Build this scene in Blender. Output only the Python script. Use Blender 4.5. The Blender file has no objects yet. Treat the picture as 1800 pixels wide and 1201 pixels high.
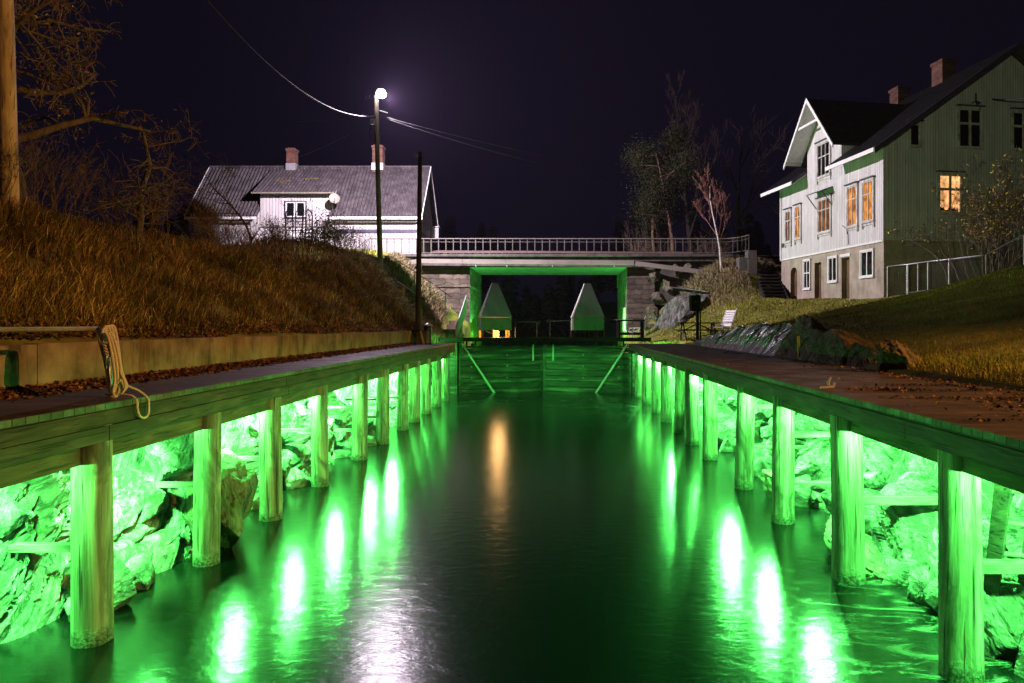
import bpy, math, random
import numpy as np
from mathutils import Vector, Matrix
C = bpy.context.scene.collection
S = bpy.context.scene
R = math.radians
# ------------------------------------------------------------------ camera, sky, lights, exposure
cam = bpy.data.cameras.new('camera'); camo = bpy.data.objects.new('camera', cam); C.objects.link(camo)
camo.location = (0, 0, 3.2); camo.rotation_euler = (R(90), 0, 0)
cam.sensor_width = 36; cam.lens = 24; cam.shift_x = -77/1800; cam.shift_y = -27.5/1800
cam.clip_end = 2000; cam.clip_start = 0.1
S.camera = camo
S.view_settings.view_transform = 'Standard'; S.view_settings.look = 'None'
S.view_settings.exposure = 0; S.view_settings.gamma = 1
S.cycles.use_denoising = True
S.cycles.max_bounces = 6; S.cycles.diffuse_bounces = 3; S.cycles.glossy_bounces = 3
S.cycles.transparent_max_bounces = 8; S.cycles.blur_glossy = 0.6; S.cycles.sample_clamp_indirect = 8
W = bpy.data.worlds.new('World'); S.world = W; W.use_nodes = True
bg = W.node_tree.nodes['Background']
bg.inputs[0].default_value = (0.0032, 0.0027, 0.007, 1); bg.inputs[1].default_value = 1.0

def point_light(name, loc, color, power, radius=0.05, parent=None, spot=None, aim=None, blend=0.1):
    l = bpy.data.lights.new(name, 'SPOT' if spot else 'POINT')
    l.color = color; l.energy = power; l.shadow_soft_size = radius
    if spot: l.spot_size = R(spot); l.spot_blend = blend
    o = bpy.data.objects.new(name, l); C.objects.link(o); o.location = loc
    if aim: o.rotation_euler = Vector(aim).to_track_quat('-Z', 'Y').to_euler()
    if parent:
        o.parent = parent; o.location = Vector(loc) - parent.location
    return o
GREEN = (0.10, 1.0, 0.14)
LAMP_P = 620.0
FLOOD_P = 4300.0
STREET = (-9.0, 35.2, 15.15)
point_light('street_light_beam', (STREET[0]+.22, STREET[1]+.42, STREET[2]-.05), (1.0, 0.82, 0.98), 31000, 0.12, spot=174, aim=(.48, .86, .19), blend=.03)
point_light('street_light_spill', (STREET[0]+.25, STREET[1]-.6, STREET[2]-.15), (1.0, 0.8, 1.0), 4000, 0.16, spot=124, aim=(9, -28, -14), blend=.3)
point_light('gable_fill_light', (-4.2, -3, 3.6), (0.82, 1.0, 0.56), 6000, 0.1, spot=25, aim=(22.3, 33, 7.6), blend=.6)  # unseen lamp added to brighten the gable of the right house
point_light('sodium_light', (15.8, 4.0, 8.3), (1.0, 0.41, 0.10), 16000, 0.12, spot=108, aim=(-20, 1, -5), blend=.6)
# ------------------------------------------------------------------ helpers
def px(x, y, D):                     # a point of the place, from where it is seen in the photo and its distance
    return Vector(((x-977)*D/1200, D, 3.2+(573-y)*D/1200))

def hash3(i, j, k, s=0):
    n = (i.astype(np.int64)*374761393 + j.astype(np.int64)*668265263 + k.astype(np.int64)*2147483647 + s*974634797) & 0xffffffff
    n = ((n ^ (n >> 13))*1274126177) & 0xffffffff
    n = ((n ^ (n >> 16))*2246822519) & 0xffffffff
    return ((n ^ (n >> 15)) & 0xffff)/65535.0
def vnoise(x, y, z, s=0):
    i, j, k = np.floor(x), np.floor(y), np.floor(z); f, g, h = x-i, y-j, z-k
    f, g, h = [t*t*(3-2*t) for t in (f, g, h)]; r = 0
    for a in (0, 1):
        for b in (0, 1):
            for c in (0, 1):
                r = r + hash3(i+a, j+b, k+c, s)*(f if a else 1-f)*(g if b else 1-g)*(h if c else 1-h)
    return r
def fbm(x, y, z, oct=4, s=0):
    r, a = 0, .5
    for o in range(oct):
        r = r + a*(vnoise(x, y, z, s+o)-.5); x, y, z, a = x*2.03, y*2.03, z*2.03, a*.5
    return r
def facets(u, v, cell, amp, tilt, crack, s=0):
    """broken rock: every cell of a jittered grid is a tilted plane, with cracks between"""
    a, b = u/cell, v/cell; i, j = np.floor(a), np.floor(b); z0 = np.zeros_like(i)
    f1 = np.full(a.shape, 9.); f2 = f1.copy(); val = np.zeros(a.shape)
    for di in (-1, 0, 1):
        for dj in (-1, 0, 1):
            ci, cj = i+di, j+dj
            dx = a-(ci+hash3(ci, cj, z0, s)); dy = b-(cj+hash3(ci, cj, z0, s+1)); d = np.sqrt(dx*dx+dy*dy)
            w = amp*(hash3(ci, cj, z0, s+2)-.5) + tilt*cell*(dx*(hash3(ci, cj, z0, s+3)-.5)+dy*(hash3(ci, cj, z0, s+4)-.5))
            nr = d < f1
            f2 = np.where(nr, f1, np.minimum(f2, d)); val = np.where(nr, w, val); f1 = np.where(nr, d, f1)
    return val - crack*np.exp(-(f2-f1)/.07)

class MB:
    """collects shapes for ONE mesh"""
    def __init__(self): self.v = []; self.f = []; self.sm = []
    def add(self, vs, fs, smooth=False):
        o = len(self.v); self.v += [tuple(p) for p in vs]; self.f += [tuple(o+i for i in f) for f in fs]; self.sm += [smooth]*len(fs)
        return self
    def obox(self, c, ax, h):
        c = Vector(c); a = [Vector(t).normalized()*k for t, k in zip(ax, h)]
        vs = [c + a[0]*i + a[1]*j + a[2]*k for i in (-1, 1) for j in (-1, 1) for k in (-1, 1)]
        return self.add(vs, [(0,1,3,2), (4,6,7,5), (0,4,5,1), (2,3,7,6), (0,2,6,4), (1,5,7,3)])
    def box(self, x0, x1, y0, y1, z0, z1):
        return self.obox(((x0+x1)/2, (y0+y1)/2, (z0+z1)/2), ((1,0,0), (0,1,0), (0,0,1)), (abs(x1-x0)/2, abs(y1-y0)/2, abs(z1-z0)/2))
    def bar(self, p, q, w, h, up=(0,0,1)):
        p, q = Vector(p), Vector(q); d = (q-p).normalized(); u = Vector(up)
        s = d.cross(u)
        if s.length < 1e-3: s = d.cross(Vector((1, 0, 0)))
        s.normalize(); t = s.cross(d)
        return self.obox((p+q)/2, (d, s, t), ((q-p).length/2, w/2, h/2))
    def tube(self, pts, rad, seg=8, cap=True):
        pts = [Vector(p) for p in pts]; n = len(pts)
        if not hasattr(rad, '__len__'): rad = [rad]*n
        o = []; ref = None
        for i, p in enumerate(pts):
            d = (pts[min(i+1, n-1)]-pts[max(i-1, 0)])
            d = d.normalized() if d.length > 1e-9 else Vector((0, 0, 1))
            if ref is None:
                ref = d.cross(Vector((0, 0, 1)) if abs(d.z) < .9 else Vector((1, 0, 0))).normalized()
            ref = (ref - d*ref.dot(d)); ref = ref.normalized() if ref.length > 1e-6 else d.orthogonal().normalized()
            t = d.cross(ref)
            for k in range(seg):
                a = 2*math.pi*k/seg
                o.append(p + (ref*math.cos(a) + t*math.sin(a))*rad[i])
        fs = [(i*seg+k, i*seg+(k+1) % seg, (i+1)*seg+(k+1) % seg, (i+1)*seg+k) for i in range(n-1) for k in range(seg)]
        self.add(o, fs, seg > 5)
        if cap and seg > 3:
            self.add(o[:seg], [tuple(range(seg))[::-1]]); self.add(o[-seg:], [tuple(range(seg))])
        return self
    def prism(self, poly, vec):
        vec = Vector(vec); n = len(poly); a = [Vector(p) for p in poly]; vs = a + [p+vec for p in a]
        return self.add(vs, [tuple(range(n))[::-1], tuple(range(n, 2*n))] + [(i, (i+1) % n, n+(i+1) % n, n+i) for i in range(n)])
    def build(self, name, m, parent=None, base=None, world=True):
        """world: the shapes were given in world coordinates; they are stored relative to the thing's base"""
        me = bpy.data.meshes.new(name)
        off = Vector((0, 0, 0))
        if world and parent is not None:
            r = parent; off = Vector((0, 0, 0))
            while r is not None: off += r.location; r = r.parent
        elif base is not None: off = Vector(base)
        me.from_pydata([tuple(Vector(p)-off) for p in self.v], [], self.f)
        me.polygons.foreach_set('use_smooth', self.sm)
        me.materials.append(m); me.update()
        o = bpy.data.objects.new(name, me); C.objects.link(o)
        if parent is not None: o.parent = parent
        elif base is not None: o.location = base
        return o
def np_mesh(name, V, Fq, m, smooth=False, parent=None):
    """V (n,3); Fq (m,k) faces of k corners"""
    me = bpy.data.meshes.new(name); n, k = Fq.shape
    me.vertices.add(len(V)); me.vertices.foreach_set('co', np.ascontiguousarray(V, dtype=np.float32).ravel())
    me.loops.add(n*k); me.loops.foreach_set('vertex_index', np.ascontiguousarray(Fq, dtype=np.int32).ravel())
    me.polygons.add(n); me.polygons.foreach_set('loop_start', np.arange(0, n*k, k, dtype=np.int32))
    me.polygons.foreach_set('use_smooth', np.full(n, smooth)); me.materials.append(m)
    me.update(calc_edges=True); me.validate()
    o = bpy.data.objects.new(name, me); C.objects.link(o)
    if parent: o.parent = parent
    return o
def grid_faces(nu, nv):
    i = np.arange(nu*nv).reshape(nu, nv)
    return np.stack([i[:-1, :-1], i[1:, :-1], i[1:, 1:], i[:-1, 1:]], -1).reshape(-1, 4)
def tag(o, label=None, cat=None, group=None, kind=None):
    for k, v in (('label', label), ('category', cat), ('group', group), ('kind', kind)):
        if v: o[k] = v
    return o
def thing(name, label, cat, loc=(0, 0, 0), rz=0, group=None):
    o = bpy.data.objects.new(name, None); C.objects.link(o); o.location = loc; o.rotation_euler = (0, 0, rz)
    o.empty_display_size = .2
    return tag(o, label, cat, group)
def copy_tree(o, parent=None):
    c = o.copy(); C.objects.link(c)
    if parent is not None: c.parent = parent
    for ch in list(o.children): copy_tree(ch, c)
    return c
# ------------------------------------------------------------------ materials
class Mat:
    def __init__(s, name):
        s.m = bpy.data.materials.new(name); s.m.use_nodes = True; s.t = s.m.node_tree
        s.b = s.t.nodes['Principled BSDF']; s.co = s.t.nodes.new('ShaderNodeTexCoord')
    def link(s, a, b): s.t.links.new(a, b)
    def put(s, sock, v):
        if hasattr(v, 'is_output'): s.link(v, sock)
        else: sock.default_value = (*v, 1) if isinstance(v, tuple) and len(v) == 3 and sock.type == 'RGBA' else v
    def node(s, typ, out=0, props=None, **ins):
        n = s.t.nodes.new('ShaderNode'+typ)
        for k, v in (props or {}).items(): setattr(n, k, v)
        for k, v in ins.items():
            s.put(n.inputs[int(k[1:])] if k[0] == '_' else n.inputs[k], v)
        return n.outputs[out]
    def map(s, scale=(1, 1, 1), rot=(0, 0, 0), coord='Object', vec=None):
        return s.node('Mapping', Vector=vec if vec is not None else s.co.outputs[coord], Scale=scale, Rotation=rot)
    def noise(s, scale, detail=4, rough=.55, vec=None, dist=0):
        return s.node('TexNoise', Vector=vec if vec is not None else s.co.outputs['Object'], Scale=scale, Detail=detail, Roughness=rough, Distortion=dist)
    def ramp(s, fac, stops):
        n = s.t.nodes.new('ShaderNodeValToRGB'); e = n.color_ramp.elements
        while len(e) < len(stops): e.new(.5)
        for k, (p, c) in zip(e, stops):
            k.position = p; k.color = (*c, 1) if not isinstance(c, (int, float)) else (c, c, c, 1)
        s.link(fac, n.inputs[0]); return n.outputs[0]
    def math(s, op, a, b=0.0, c=0.0): return s.node('Math', props={'operation': op}, _0=a, _1=b, _2=c)
    def mix(s, fac, a, b, blend='MIX'):
        n = s.t.nodes.new('ShaderNodeMix'); n.data_type = 'RGBA'; n.blend_type = blend
        s.put(n.inputs[0], fac); s.put(n.inputs[6], a); s.put(n.inputs[7], b); return n.outputs[2]
    def bump(s, h, strength=.5, dist=.02):
        o = s.node('Bump', Height=h, Strength=strength, Distance=dist); s.link(o, s.b.inputs['Normal']); return o
    def set(s, color=None, rough=None, metal=None, emit=None, estr=None, spec=None, ior=None):
        for k, v in (('Base Color', color), ('Roughness', rough), ('Metallic', metal), ('Emission Color', emit), ('Emission Strength', estr), ('Specular IOR Level', spec), ('IOR', ior)):
            if v is not None: s.put(s.b.inputs[k], v)
        return s.m
def basic(name, c1, c2, scale=3, stretch=(1, 1, 1), rough=.7, bump=.3, bscale=None, metal=0, c3=None, spec=.4, bd=.01):
    M = Mat(name); v = M.map(stretch)
    n = M.noise(scale, 5, .6, v)
    st = [(.3, c1), (.68, c2)] if c3 is None else [(.28, c1), (.5, c2), (.72, c3)]
    col = M.ramp(n, st)
    if bump: M.bump(M.noise(bscale or scale*4, 6, .65, v), bump, bd)
    return M.set(col, rough, metal, spec=spec)
def rock_mat(name, lo, mid, hi, moss=None, wet=.75, slant=R(-50), spec=.4, bd=.1):
    M = Mat(name); v = M.map((1, 1, 1), (slant, 0, 0)); vs = M.map((1, 1, 3.2), (0, 0, 0), vec=v)
    n = M.noise(2.2, 8, .65, vs, .4); col = M.ramp(n, [(.28, lo), (.48, mid), (.7, hi)])
    crk = M.ramp(M.noise(3.5, 7, .7, M.map((1, .5, 4), vec=v), .8), [(.37, .12), (.47, 1.0)])
    col = M.mix(.95, col, crk, 'MULTIPLY')
    if moss:
        col = M.mix(M.ramp(M.noise(1.6, 6, .7), [(.52, 0.), (.64, 1.)]), col, moss)
    h = M.math('ADD', M.math('MULTIPLY', M.noise(9, 8, .7, vs, .3), 1.0), M.math('MULTIPLY', crk, .35))
    M.bump(h, 1., bd)
    return M.set(col, wet, spec=spec)
M_ROCK = rock_mat('rock', (.018, .017, .015), (.085, .08, .07), (.30, .285, .255), (.012, .014, .006))
M_ROCKB = rock_mat('brown_rock', (.03, .024, .017), (.09, .07, .045), (.17, .14, .095), (.05, .055, .02), bd=.045)
def wet_mat():
    M = Mat('wet_rock'); v = M.map((1, 1, 1), (R(-38), 0, 0)); vs = M.map((1, 7, .8), vec=v)
    n = M.noise(2.4, 6, .6, vs, .5); col = M.ramp(n, [(.35, (.008, .008, .009)), (.55, (.025, .022, .02)), (.72, (.06, .055, .05))])
    w = M.noise(1.7, 4, .6, M.map((1, 3.2, .45), vec=v), .3)                  # trickles of water down the beds
    M.bump(M.noise(16, 5, .65, M.map((1, 2.5, .8), vec=v)), .6, .012)
    return M.set(col, M.ramp(w, [(.50, .8), (.57, .2)]), spec=.9, ior=2.0)
M_WET = wet_mat()
def wood_mat(name, c1, c2, c3, axis='y', rough=.75, grain=10, spec=.3):
    M = Mat(name); st = {'x': (.12, 1, 1), 'y': (1, .12, 1), 'z': (1, 1, .12)}[axis]
    v = M.map(st); n = M.noise(grain, 6, .65, v, .6); big = M.noise(1.3, 3, .5)
    col = M.ramp(n, [(.28, c1), (.5, c2), (.74, c3)])
    col = M.mix(.55, col, M.ramp(big, [(.35, .45), (.65, 1.2)]), 'MULTIPLY')
    kn = M.node('TexVoronoi', Vector=M.map({'x': (.3, 1, 1), 'y': (1, .3, 1), 'z': (1, 1, .3)}[axis]), Scale=3.1)
    col = M.mix(M.ramp(kn, [(.05, .75), (.11, 0.)]), col, tuple(k*.35 for k in c1))
    ck = M.noise(26, 3, .5, M.map(tuple(k*(.35 if k < 1 else 1) for k in st)), .2)
    col = M.mix(M.ramp(ck, [(.34, .8), (.40, 0.)]), col, tuple(k*.3 for k in c1))
    M.bump(M.math('ADD', n, M.ramp(ck, [(.34, 0.), (.42, .6)])), .7, .012)
    return M.set(col, rough, spec=spec)
M_PLANK = wood_mat('weathered_fascia_wood', (.014, .012, .009), (.036, .031, .022), (.08, .068, .048), 'y')
M_BEAM = wood_mat('brown_beam_wood', (.022, .015, .008), (.06, .042, .022), (.11, .08, .045), 'y')
M_GATE = wood_mat('wet_gate_wood', (.003, .003, .0025), (.016, .015, .011), (.16, .15, .10), 'x', .5, 5)
M_DARKW = wood_mat('dark_wood', (.008, .007, .006), (.022, .02, .016), (.045, .04, .032), 'x')
M_POLE = wood_mat('pole_wood', (.16, .12, .08), (.36, .28, .19), (.5, .41, .3), 'z', grain=8)
M_POLED = wood_mat('dark_pole_wood', (.03, .025, .02), (.06, .05, .04), (.1, .085, .065), 'z', grain=8)
def post_mat():
    M = Mat('pile_wood'); v = M.map((1, 1, .07)); n = M.noise(9, 7, .68, v, .5)
    col = M.ramp(n, [(.30, (.03, .024, .016)), (.48, (.12, .105, .078)), (.72, (.30, .275, .22))])
    pat = M.noise(2.0, 6, .65, M.map((1, 1, .45)), .6)
    col = M.mix(M.ramp(pat, [(.52, 0.), (.62, .85)]), col, (.04, .032, .022))
    ck = M.noise(30, 3, .5, M.map((1, 1, .03)), .15); ckr = M.ramp(ck, [(.33, 0.), (.4, 1.)])
    col = M.mix(1.0, col, M.mix(ckr, (.25, .22, .2), (1, 1, 1)), 'MULTIPLY')
    z = M.node('SeparateXYZ', 2, Vector=M.co.outputs['Object'])
    zz = M.math('ADD', z, M.math('MULTIPLY', M.noise(7, 5, .7), .22))
    foul = M.ramp(zz, [(.18, 1.), (.30, 0.)])                 # algae and shells just above the water
    col = M.mix(foul, col, M.ramp(M.noise(28, 4, .7), [(.4, (.012, .014, .008)), (.62, (.1, .1, .07))]))
    h = M.math('ADD', M.math('ADD', n, ckr), M.math('MULTIPLY', M.math('MULTIPLY', foul, M.noise(24, 5, .7)), 2.0))
    M.bump(h, .8, .014)
    return M.set(col, .7, spec=.35)
M_POST = post_mat()
def deck_mat():
    M = Mat('quay_boards'); y = M.node('SeparateXYZ', 1, Vector=M.co.outputs['Object'])
    row = M.math('MULTIPLY', y, 1/.145); idx = M.math('FLOOR', row); fr = M.math('FRACT', row)
    gap = M.ramp(M.math('PINGPONG', fr, .5), [(.02, 0.), (.06, 1.)])
    rnd = M.node('TexWhiteNoise', props={'noise_dimensions': '1D'}, W=idx)
    n = M.noise(9, 6, .65, M.map((.14, 1, 1)), .5)
    col = M.ramp(n, [(.3, (.022, .017, .013)), (.52, (.06, .047, .035)), (.75, (.115, .09, .066))])
    col = M.mix(.7, col, M.ramp(rnd, [(0., .55), (1., 1.3)]), 'MULTIPLY')
    col = M.mix(.6, col, M.ramp(M.noise(.9, 4, .6), [(.35, .35), (.65, 1.3)]), 'MULTIPLY')
    col = M.mix(1., col, gap, 'MULTIPLY')
    M.bump(M.math('ADD', n, M.math('MULTIPLY', gap, 2.)), .6, .01)
    return M.set(col, M.ramp(M.noise(2.2, 4, .6), [(.3, .38), (.7, .75)]), spec=.4)
M_DECK = deck_mat()
def concrete(name, c1, c2, stain=.6, orange=None):
    M = Mat(name); n = M.noise(1.7, 7, .65); col = M.ramp(n, [(.3, c1), (.7, c2)])
    st = M.noise(3.2, 6, .7, M.map((1, 1, .22))); col = M.mix(M.ramp(st, [(.5, 0.), (.68, stain)]), col, tuple(k*.3 for k in c1))
    if orange: col = M.mix(M.ramp(M.noise(1.1, 5, .6, M.map((1, 1, .5))), [(.5, 0.), (.7, .6)]), col, orange)
    M.bump(M.noise(40, 5, .6), .35, .006)
    return M.set(col, .88, spec=.25)
M_CONC = concrete('stained_concrete', (.08, .06, .045), (.29, .225, .17), .9, (.24, .115, .055))
M_PLAST = concrete('rough_plaster', (.24, .205, .15), (.39, .34, .265), .45)
M_CONCD = concrete('old_concrete', (.05, .045, .04), (.12, .11, .095), .7)
def masonry(name, c1, c2, mortar, bw, bh):
    M = Mat(name); s = M.node('SeparateXYZ', Vector=M.co.outputs['Object']).node
    u = M.math('ADD', s.outputs[0], s.outputs[1]); v = M.node('CombineXYZ', X=u, Y=s.outputs[2])
    v = M.node('VectorMath', props={'operation': 'ADD'}, _0=v, _1=M.node('VectorMath', props={'operation': 'SCALE'}, _0=M.node('TexNoise', 1, Vector=M.co.outputs['Object'], Scale=2.2), Scale=.45))
    b = M.node('TexBrick', Vector=v, Color1=c1, Color2=c2, Mortar=mortar, Scale=1., **{'Mortar Size': .012, 'Brick Width': bw, 'Row Height': bh, 'Mortar Smooth': .3})
    col = M.mix(.75, b, M.ramp(M.noise(1.5, 7, .7, M.map((1, 1, 2))), [(.3, .25), (.7, 1.6)]), 'MULTIPLY')
    M.bump(M.math('ADD', M.math('MULTIPLY', b.node.outputs[1], -1.), M.noise(7, 6, .7)), .9, .03)
    return M.set(col, .85, spec=.25)
M_STONE = masonry('abutment_masonry', (.13, .105, .075), (.06, .05, .038), (.022, .019, .015), .9, .3)
M_BRICK = masonry('chimney_brick', (.15, .05, .03), (.10, .035, .022), (.11, .095, .085), .24, .08)
def siding(name, c1, c2, pitch, peel=.25, peelc=(.16, .14, .12)):
    M = Mat(name); s = M.node('SeparateXYZ', Vector=M.co.outputs['Object']).node
    u = M.math('MULTIPLY', M.math('ADD', s.outputs[0], s.outputs[1]), 1/pitch); fr = M.math('PINGPONG', M.math('FRACT', u), .5)
    g = M.ramp(fr, [(.035, 0.), (.09, 1.)])
    rnd = M.node('TexWhiteNoise', props={'noise_dimensions': '1D'}, W=M.math('FLOOR', u))
    n = M.noise(2.5, 6, .65, M.map((1, 1, .3))); col = M.ramp(n, [(.3, c1), (.65, c2)])
    col = M.mix(.35, col, M.ramp(rnd, [(0., .72), (1., 1.12)]), 'MULTIPLY')
    pn = M.noise(5, 6, .7, M.map((1, 1, .16)), .3); col = M.mix(M.ramp(pn, [(.62, 0.), (.7, peel)]), col, peelc)
    col = M.mix(1., col, M.mix(g, (.42, .4, .38), (1, 1, 1)), 'MULTIPLY')
    M.bump(g, .8, .012)
    return M.set(col, .6, spec=.3)
M_SIDE = siding('white_board_siding', (.44, .43, .41), (.62, .61, .59), .135, .8)
M_SIDEL = siding('cream_board_siding', (.38, .365, .355), (.48, .46, .45), .21, .3)
M_TRIM = basic('white_trim_paint', (.58, .57, .54), (.74, .73, .7), 6, rough=.5, bump=.15)
M_TRIMW = basic('worn_trim_paint', (.22, .2, .18), (.62, .6, .56), 7, (1, 1, .4), rough=.6, bump=.25)
M_DTRIM = basic('dark_blue_trim', (.03, .025, .045), (.06, .05, .08), 5, rough=.5, bump=.1)
def roof_mat(name, c1, c2, c3):
    M = Mat(name); n = M.noise(2.0, 8, .7); col = M.ramp(n, [(.3, c1), (.5, c2), (.72, c3)])
    sp = M.node('TexVoronoi', Vector=M.co.outputs['Object'], Scale=5.5)
    col = M.mix(M.ramp(sp, [(.08, .7), (.16, 0.)]), col, (.26, .24, .23))        # lichen spots
    M.bump(M.noise(18, 5, .6), .3, .01); return M.set(col, .75, spec=.3)
M_ROOF = roof_mat('corrugated_sheet', (.016, .014, .015), (.045, .038, .041), (.085, .073, .075))
M_ROOFD = basic('dark_roof_sheet', (.02, .02, .023), (.045, .043, .05), 4, rough=.5, bump=.2)
M_MOSS = basic('roof_moss', (.04, .035, .012), (.11, .085, .03), 9, rough=.9, bump=.8)
M_METAL = basic('galvanised_steel', (.38, .38, .39), (.6, .6, .61), 8, rough=.42, bump=.1, metal=.7)
M_RAILM = basic('painted_rail_steel', (.11, .10, .08), (.2, .185, .155), 9, rough=.5, bump=.15)
M_DSTEEL = basic('dark_steel', (.02, .02, .022), (.05, .05, .05), 8, rough=.5, bump=.15, metal=.4)
M_CHAN = basic('cable_channel_metal', (.16, .145, .12), (.25, .225, .185), 2, (.3, 1, 1), rough=.5, bump=.1)
M_HOUSEG = basic('gate_house_paint', (.26, .25, .23), (.36, .35, .33), 2.5, (1, 1, .4), rough=.5, bump=.15)
M_CABLE = basic('cable_sheath', (.02, .02, .021), (.035, .035, .035), 5, rough=.5, bump=0)
M_ROPE = None
def rope_mat():
    M = Mat('rope_fibre'); w = M.node('TexWave', props={'wave_type': 'BANDS', 'bands_direction': 'DIAGONAL'}, Vector=M.co.outputs['Object'], Scale=45., Distortion=1.5)
    col = M.ramp(w, [(.1, (.36, .31, .23)), (.6, (.74, .68, .56))]); M.bump(w, .8, .006); return M.set(col, .85, spec=.2)
M_ROPE = rope_mat()
M_GLASS = Mat('dark_window_glass').set((.006, .006, .008), .06, spec=.6)
def lit_mat(name, c1, c2, strength, scale=9):
    M = Mat(name); s = M.node('SeparateXYZ', Vector=M.co.outputs['Object']).node
    u = M.math('ADD', s.outputs[0], s.outputs[1]); v = M.node('CombineXYZ', X=M.math('MULTIPLY', u, scale), Y=M.math('MULTIPLY', s.outputs[2], .7))
    fold = M.noise(2.2, 3, .5, v, .4); col = M.ramp(fold, [(.3, c1), (.7, c2)])
    big = M.noise(2.6, 3, .5); col = M.mix(1., col, M.ramp(big, [(.32, .25), (.62, 1.15)]), 'MULTIPLY')
    return M.set((.02, .015, .01), .15, emit=col, estr=strength)
M_LITA = lit_mat('lit_amber_curtain', (.35, .085, .012), (1.0, .40, .08), 1.2)
M_LITB = lit_mat('lit_brown_curtain', (.09, .025, .006), (.42, .15, .035), .9)
M_LITC = lit_mat('lit_peach_room', (.72, .28, .08), (1.0, .50, .2), 1.6, 5)
def ground_mat():
    M = Mat('turf_and_soil'); n = M.noise(1.2, 8, .65); col = M.ramp(n, [(.3, (.07, .078, .014)), (.5, (.16, .17, .028)), (.72, (.25, .23, .06))])
    col = M.mix(M.ramp(M.noise(.45, 5, .6), [(.5, 0.), (.62, .7)]), col, (.10, .075, .035))
    M.bump(M.noise(22, 6, .7), .8, .04); return M.set(col, .95, spec=.1)
M_GROUND = ground_mat()
def blade_mat(name, stops, noise_sc=.5, lo=.5, hi=1.3):
    M = Mat(name); g = M.t.nodes.new('ShaderNodeNewGeometry'); col = M.ramp(g.outputs['Random Per Island'], stops)
    col = M.mix(.8, col, M.ramp(M.noise(noise_sc, 5, .65), [(.35, lo), (.62, hi)]), 'MULTIPLY')
    return M.set(col, .7, spec=.15)
M_TALL = blade_mat('tall_dry_grass', [(0, (.03, .027, .008)), (.45, (.11, .08, .022)), (.8, (.24, .17, .05)), (1, (.48, .36, .14))], .7, .1, 1.5)
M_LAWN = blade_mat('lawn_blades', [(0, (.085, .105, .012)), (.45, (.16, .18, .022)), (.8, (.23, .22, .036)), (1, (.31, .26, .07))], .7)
M_LAWN_LIT = blade_mat('lawn_blades_painted_lit', [(0, (.16, .18, .022)), (.45, (.28, .29, .04)), (.8, (.38, .34, .07)), (1, (.46, .38, .13))], .6, .55, 1.25)  # the lawn again, lightened in colour to stand in for lamplight
M_STRAW = blade_mat('straw_blades', [(0, (.1, .085, .035)), (.5, (.24, .19, .1)), (1, (.38, .31, .18))], .8)
M_LEAF = blade_mat('fallen_leaves', [(0, (.03, .016, .008)), (.5, (.10, .05, .02)), (.85, (.2, .1, .035)), (1, (.3, .2, .06))], 1.5)
M_YLEAF = blade_mat('yellow_leaves', [(0, (.14, .09, .01)), (.5, (.32, .22, .03)), (1, (.45, .36, .06))], 1.)
M_OLEAF = blade_mat('olive_leaves', [(0, (.035, .04, .012)), (.6, (.07, .08, .02)), (1, (.12, .12, .04))], .7)
M_NEEDLE = blade_mat('pine_needles', [(0, (.012, .016, .005)), (.6, (.024, .03, .009)), (1, (.04, .047, .015))], .4)
M_BARK = basic('grey_bark', (.05, .04, .03), (.14, .11, .085), 6, (1, 1, .3), rough=.9, bump=.6)
M_BARKR = basic('reddish_bark', (.12, .07, .045), (.24, .14, .09), 6, (1, 1, .3), rough=.9, bump=.5)
M_BIRCH = basic('birch_bark', (.12, .1, .09), (.62, .58, .54), 7, (1, 1, 2.2), rough=.7, bump=.2)
M_TWIG = basic('twig_bark', (.07, .05, .034), (.17, .12, .08), 5, rough=.9, bump=0)
M_TWIGD = basic('dark_twig_bark', (.02, .014, .011), (.05, .034, .026), 5, rough=.9, bump=0)
M_TWIGR = basic('red_twig_bark', (.11, .045, .033), (.2, .09, .068), 5, rough=.9, bump=0)
M_YELLOW = basic('yellow_paint', (.45, .32, .03), (.6, .45, .06), 6, rough=.5, bump=.1)
M_ORANGE = basic('orange_wood_and_lamp_glow', (.42, .2, .05), (.6, .32, .09), 8, (1, 1, .3), rough=.6, bump=.2)
M_WHITE = basic('white_painted_wood', (.30, .31, .29), (.45, .45, .43), 6, rough=.5, bump=.15)
def water_mat():
    M = Mat('lock_water'); v = M.map((1, 1, 1))
    n = M.noise(5.5, 5, .65, M.map((.7, 1.3, 1), (0, 0, R(18))), .8)
    n2 = M.noise(34, 3, .6, M.map((.5, 1.5, 1), (0, 0, R(12))), .5)
    M.bump(M.math('ADD', M.math('MULTIPLY', n, .6), M.math('MULTIPLY', n2, .17)), .135, .05)
    # thin foam drifting on the surface, denser at the right quay and before the gates
    f = M.noise(1.5, 7, .7, M.map((.6, 1.5, 1), (0, 0, R(-28))), 2.2)
    g = M.noise(.33, 2, .5, M.map((1, 1, 1)), 0)
    s = M.node('SeparateXYZ', Vector=M.co.outputs['Object']).node
    near = M.math('MULTIPLY', M.ramp(M.math('MULTIPLY', s.outputs[0], .2), [(.28, 0.), (.5, 1.)]), M.ramp(M.math('MULTIPLY', s.outputs[1], .1), [(.62, 1.), (1.0, 0.)]))
    far = M.ramp(M.math('SUBTRACT', M.math('MULTIPLY', s.outputs[1], .1), 2.3), [(.05, 0.), (.45, .55)])
    fo = M.math('MULTIPLY', M.ramp(f, [(.52, 0.), (.66, 1.)]), M.math('MAXIMUM', near, far))
    col = M.mix(M.math('MULTIPLY', fo, .55), (.0018, .0036, .0026), (.16, .18, .15))
    return M.set(col, M.math('ADD', .165, M.math('MULTIPLY', fo, .25)), ior=1.333, spec=.5)
M_WATER = water_mat()
M_WATERD = Mat('dark_water').set((.006, .009, .01), .1, ior=1.333)
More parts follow.
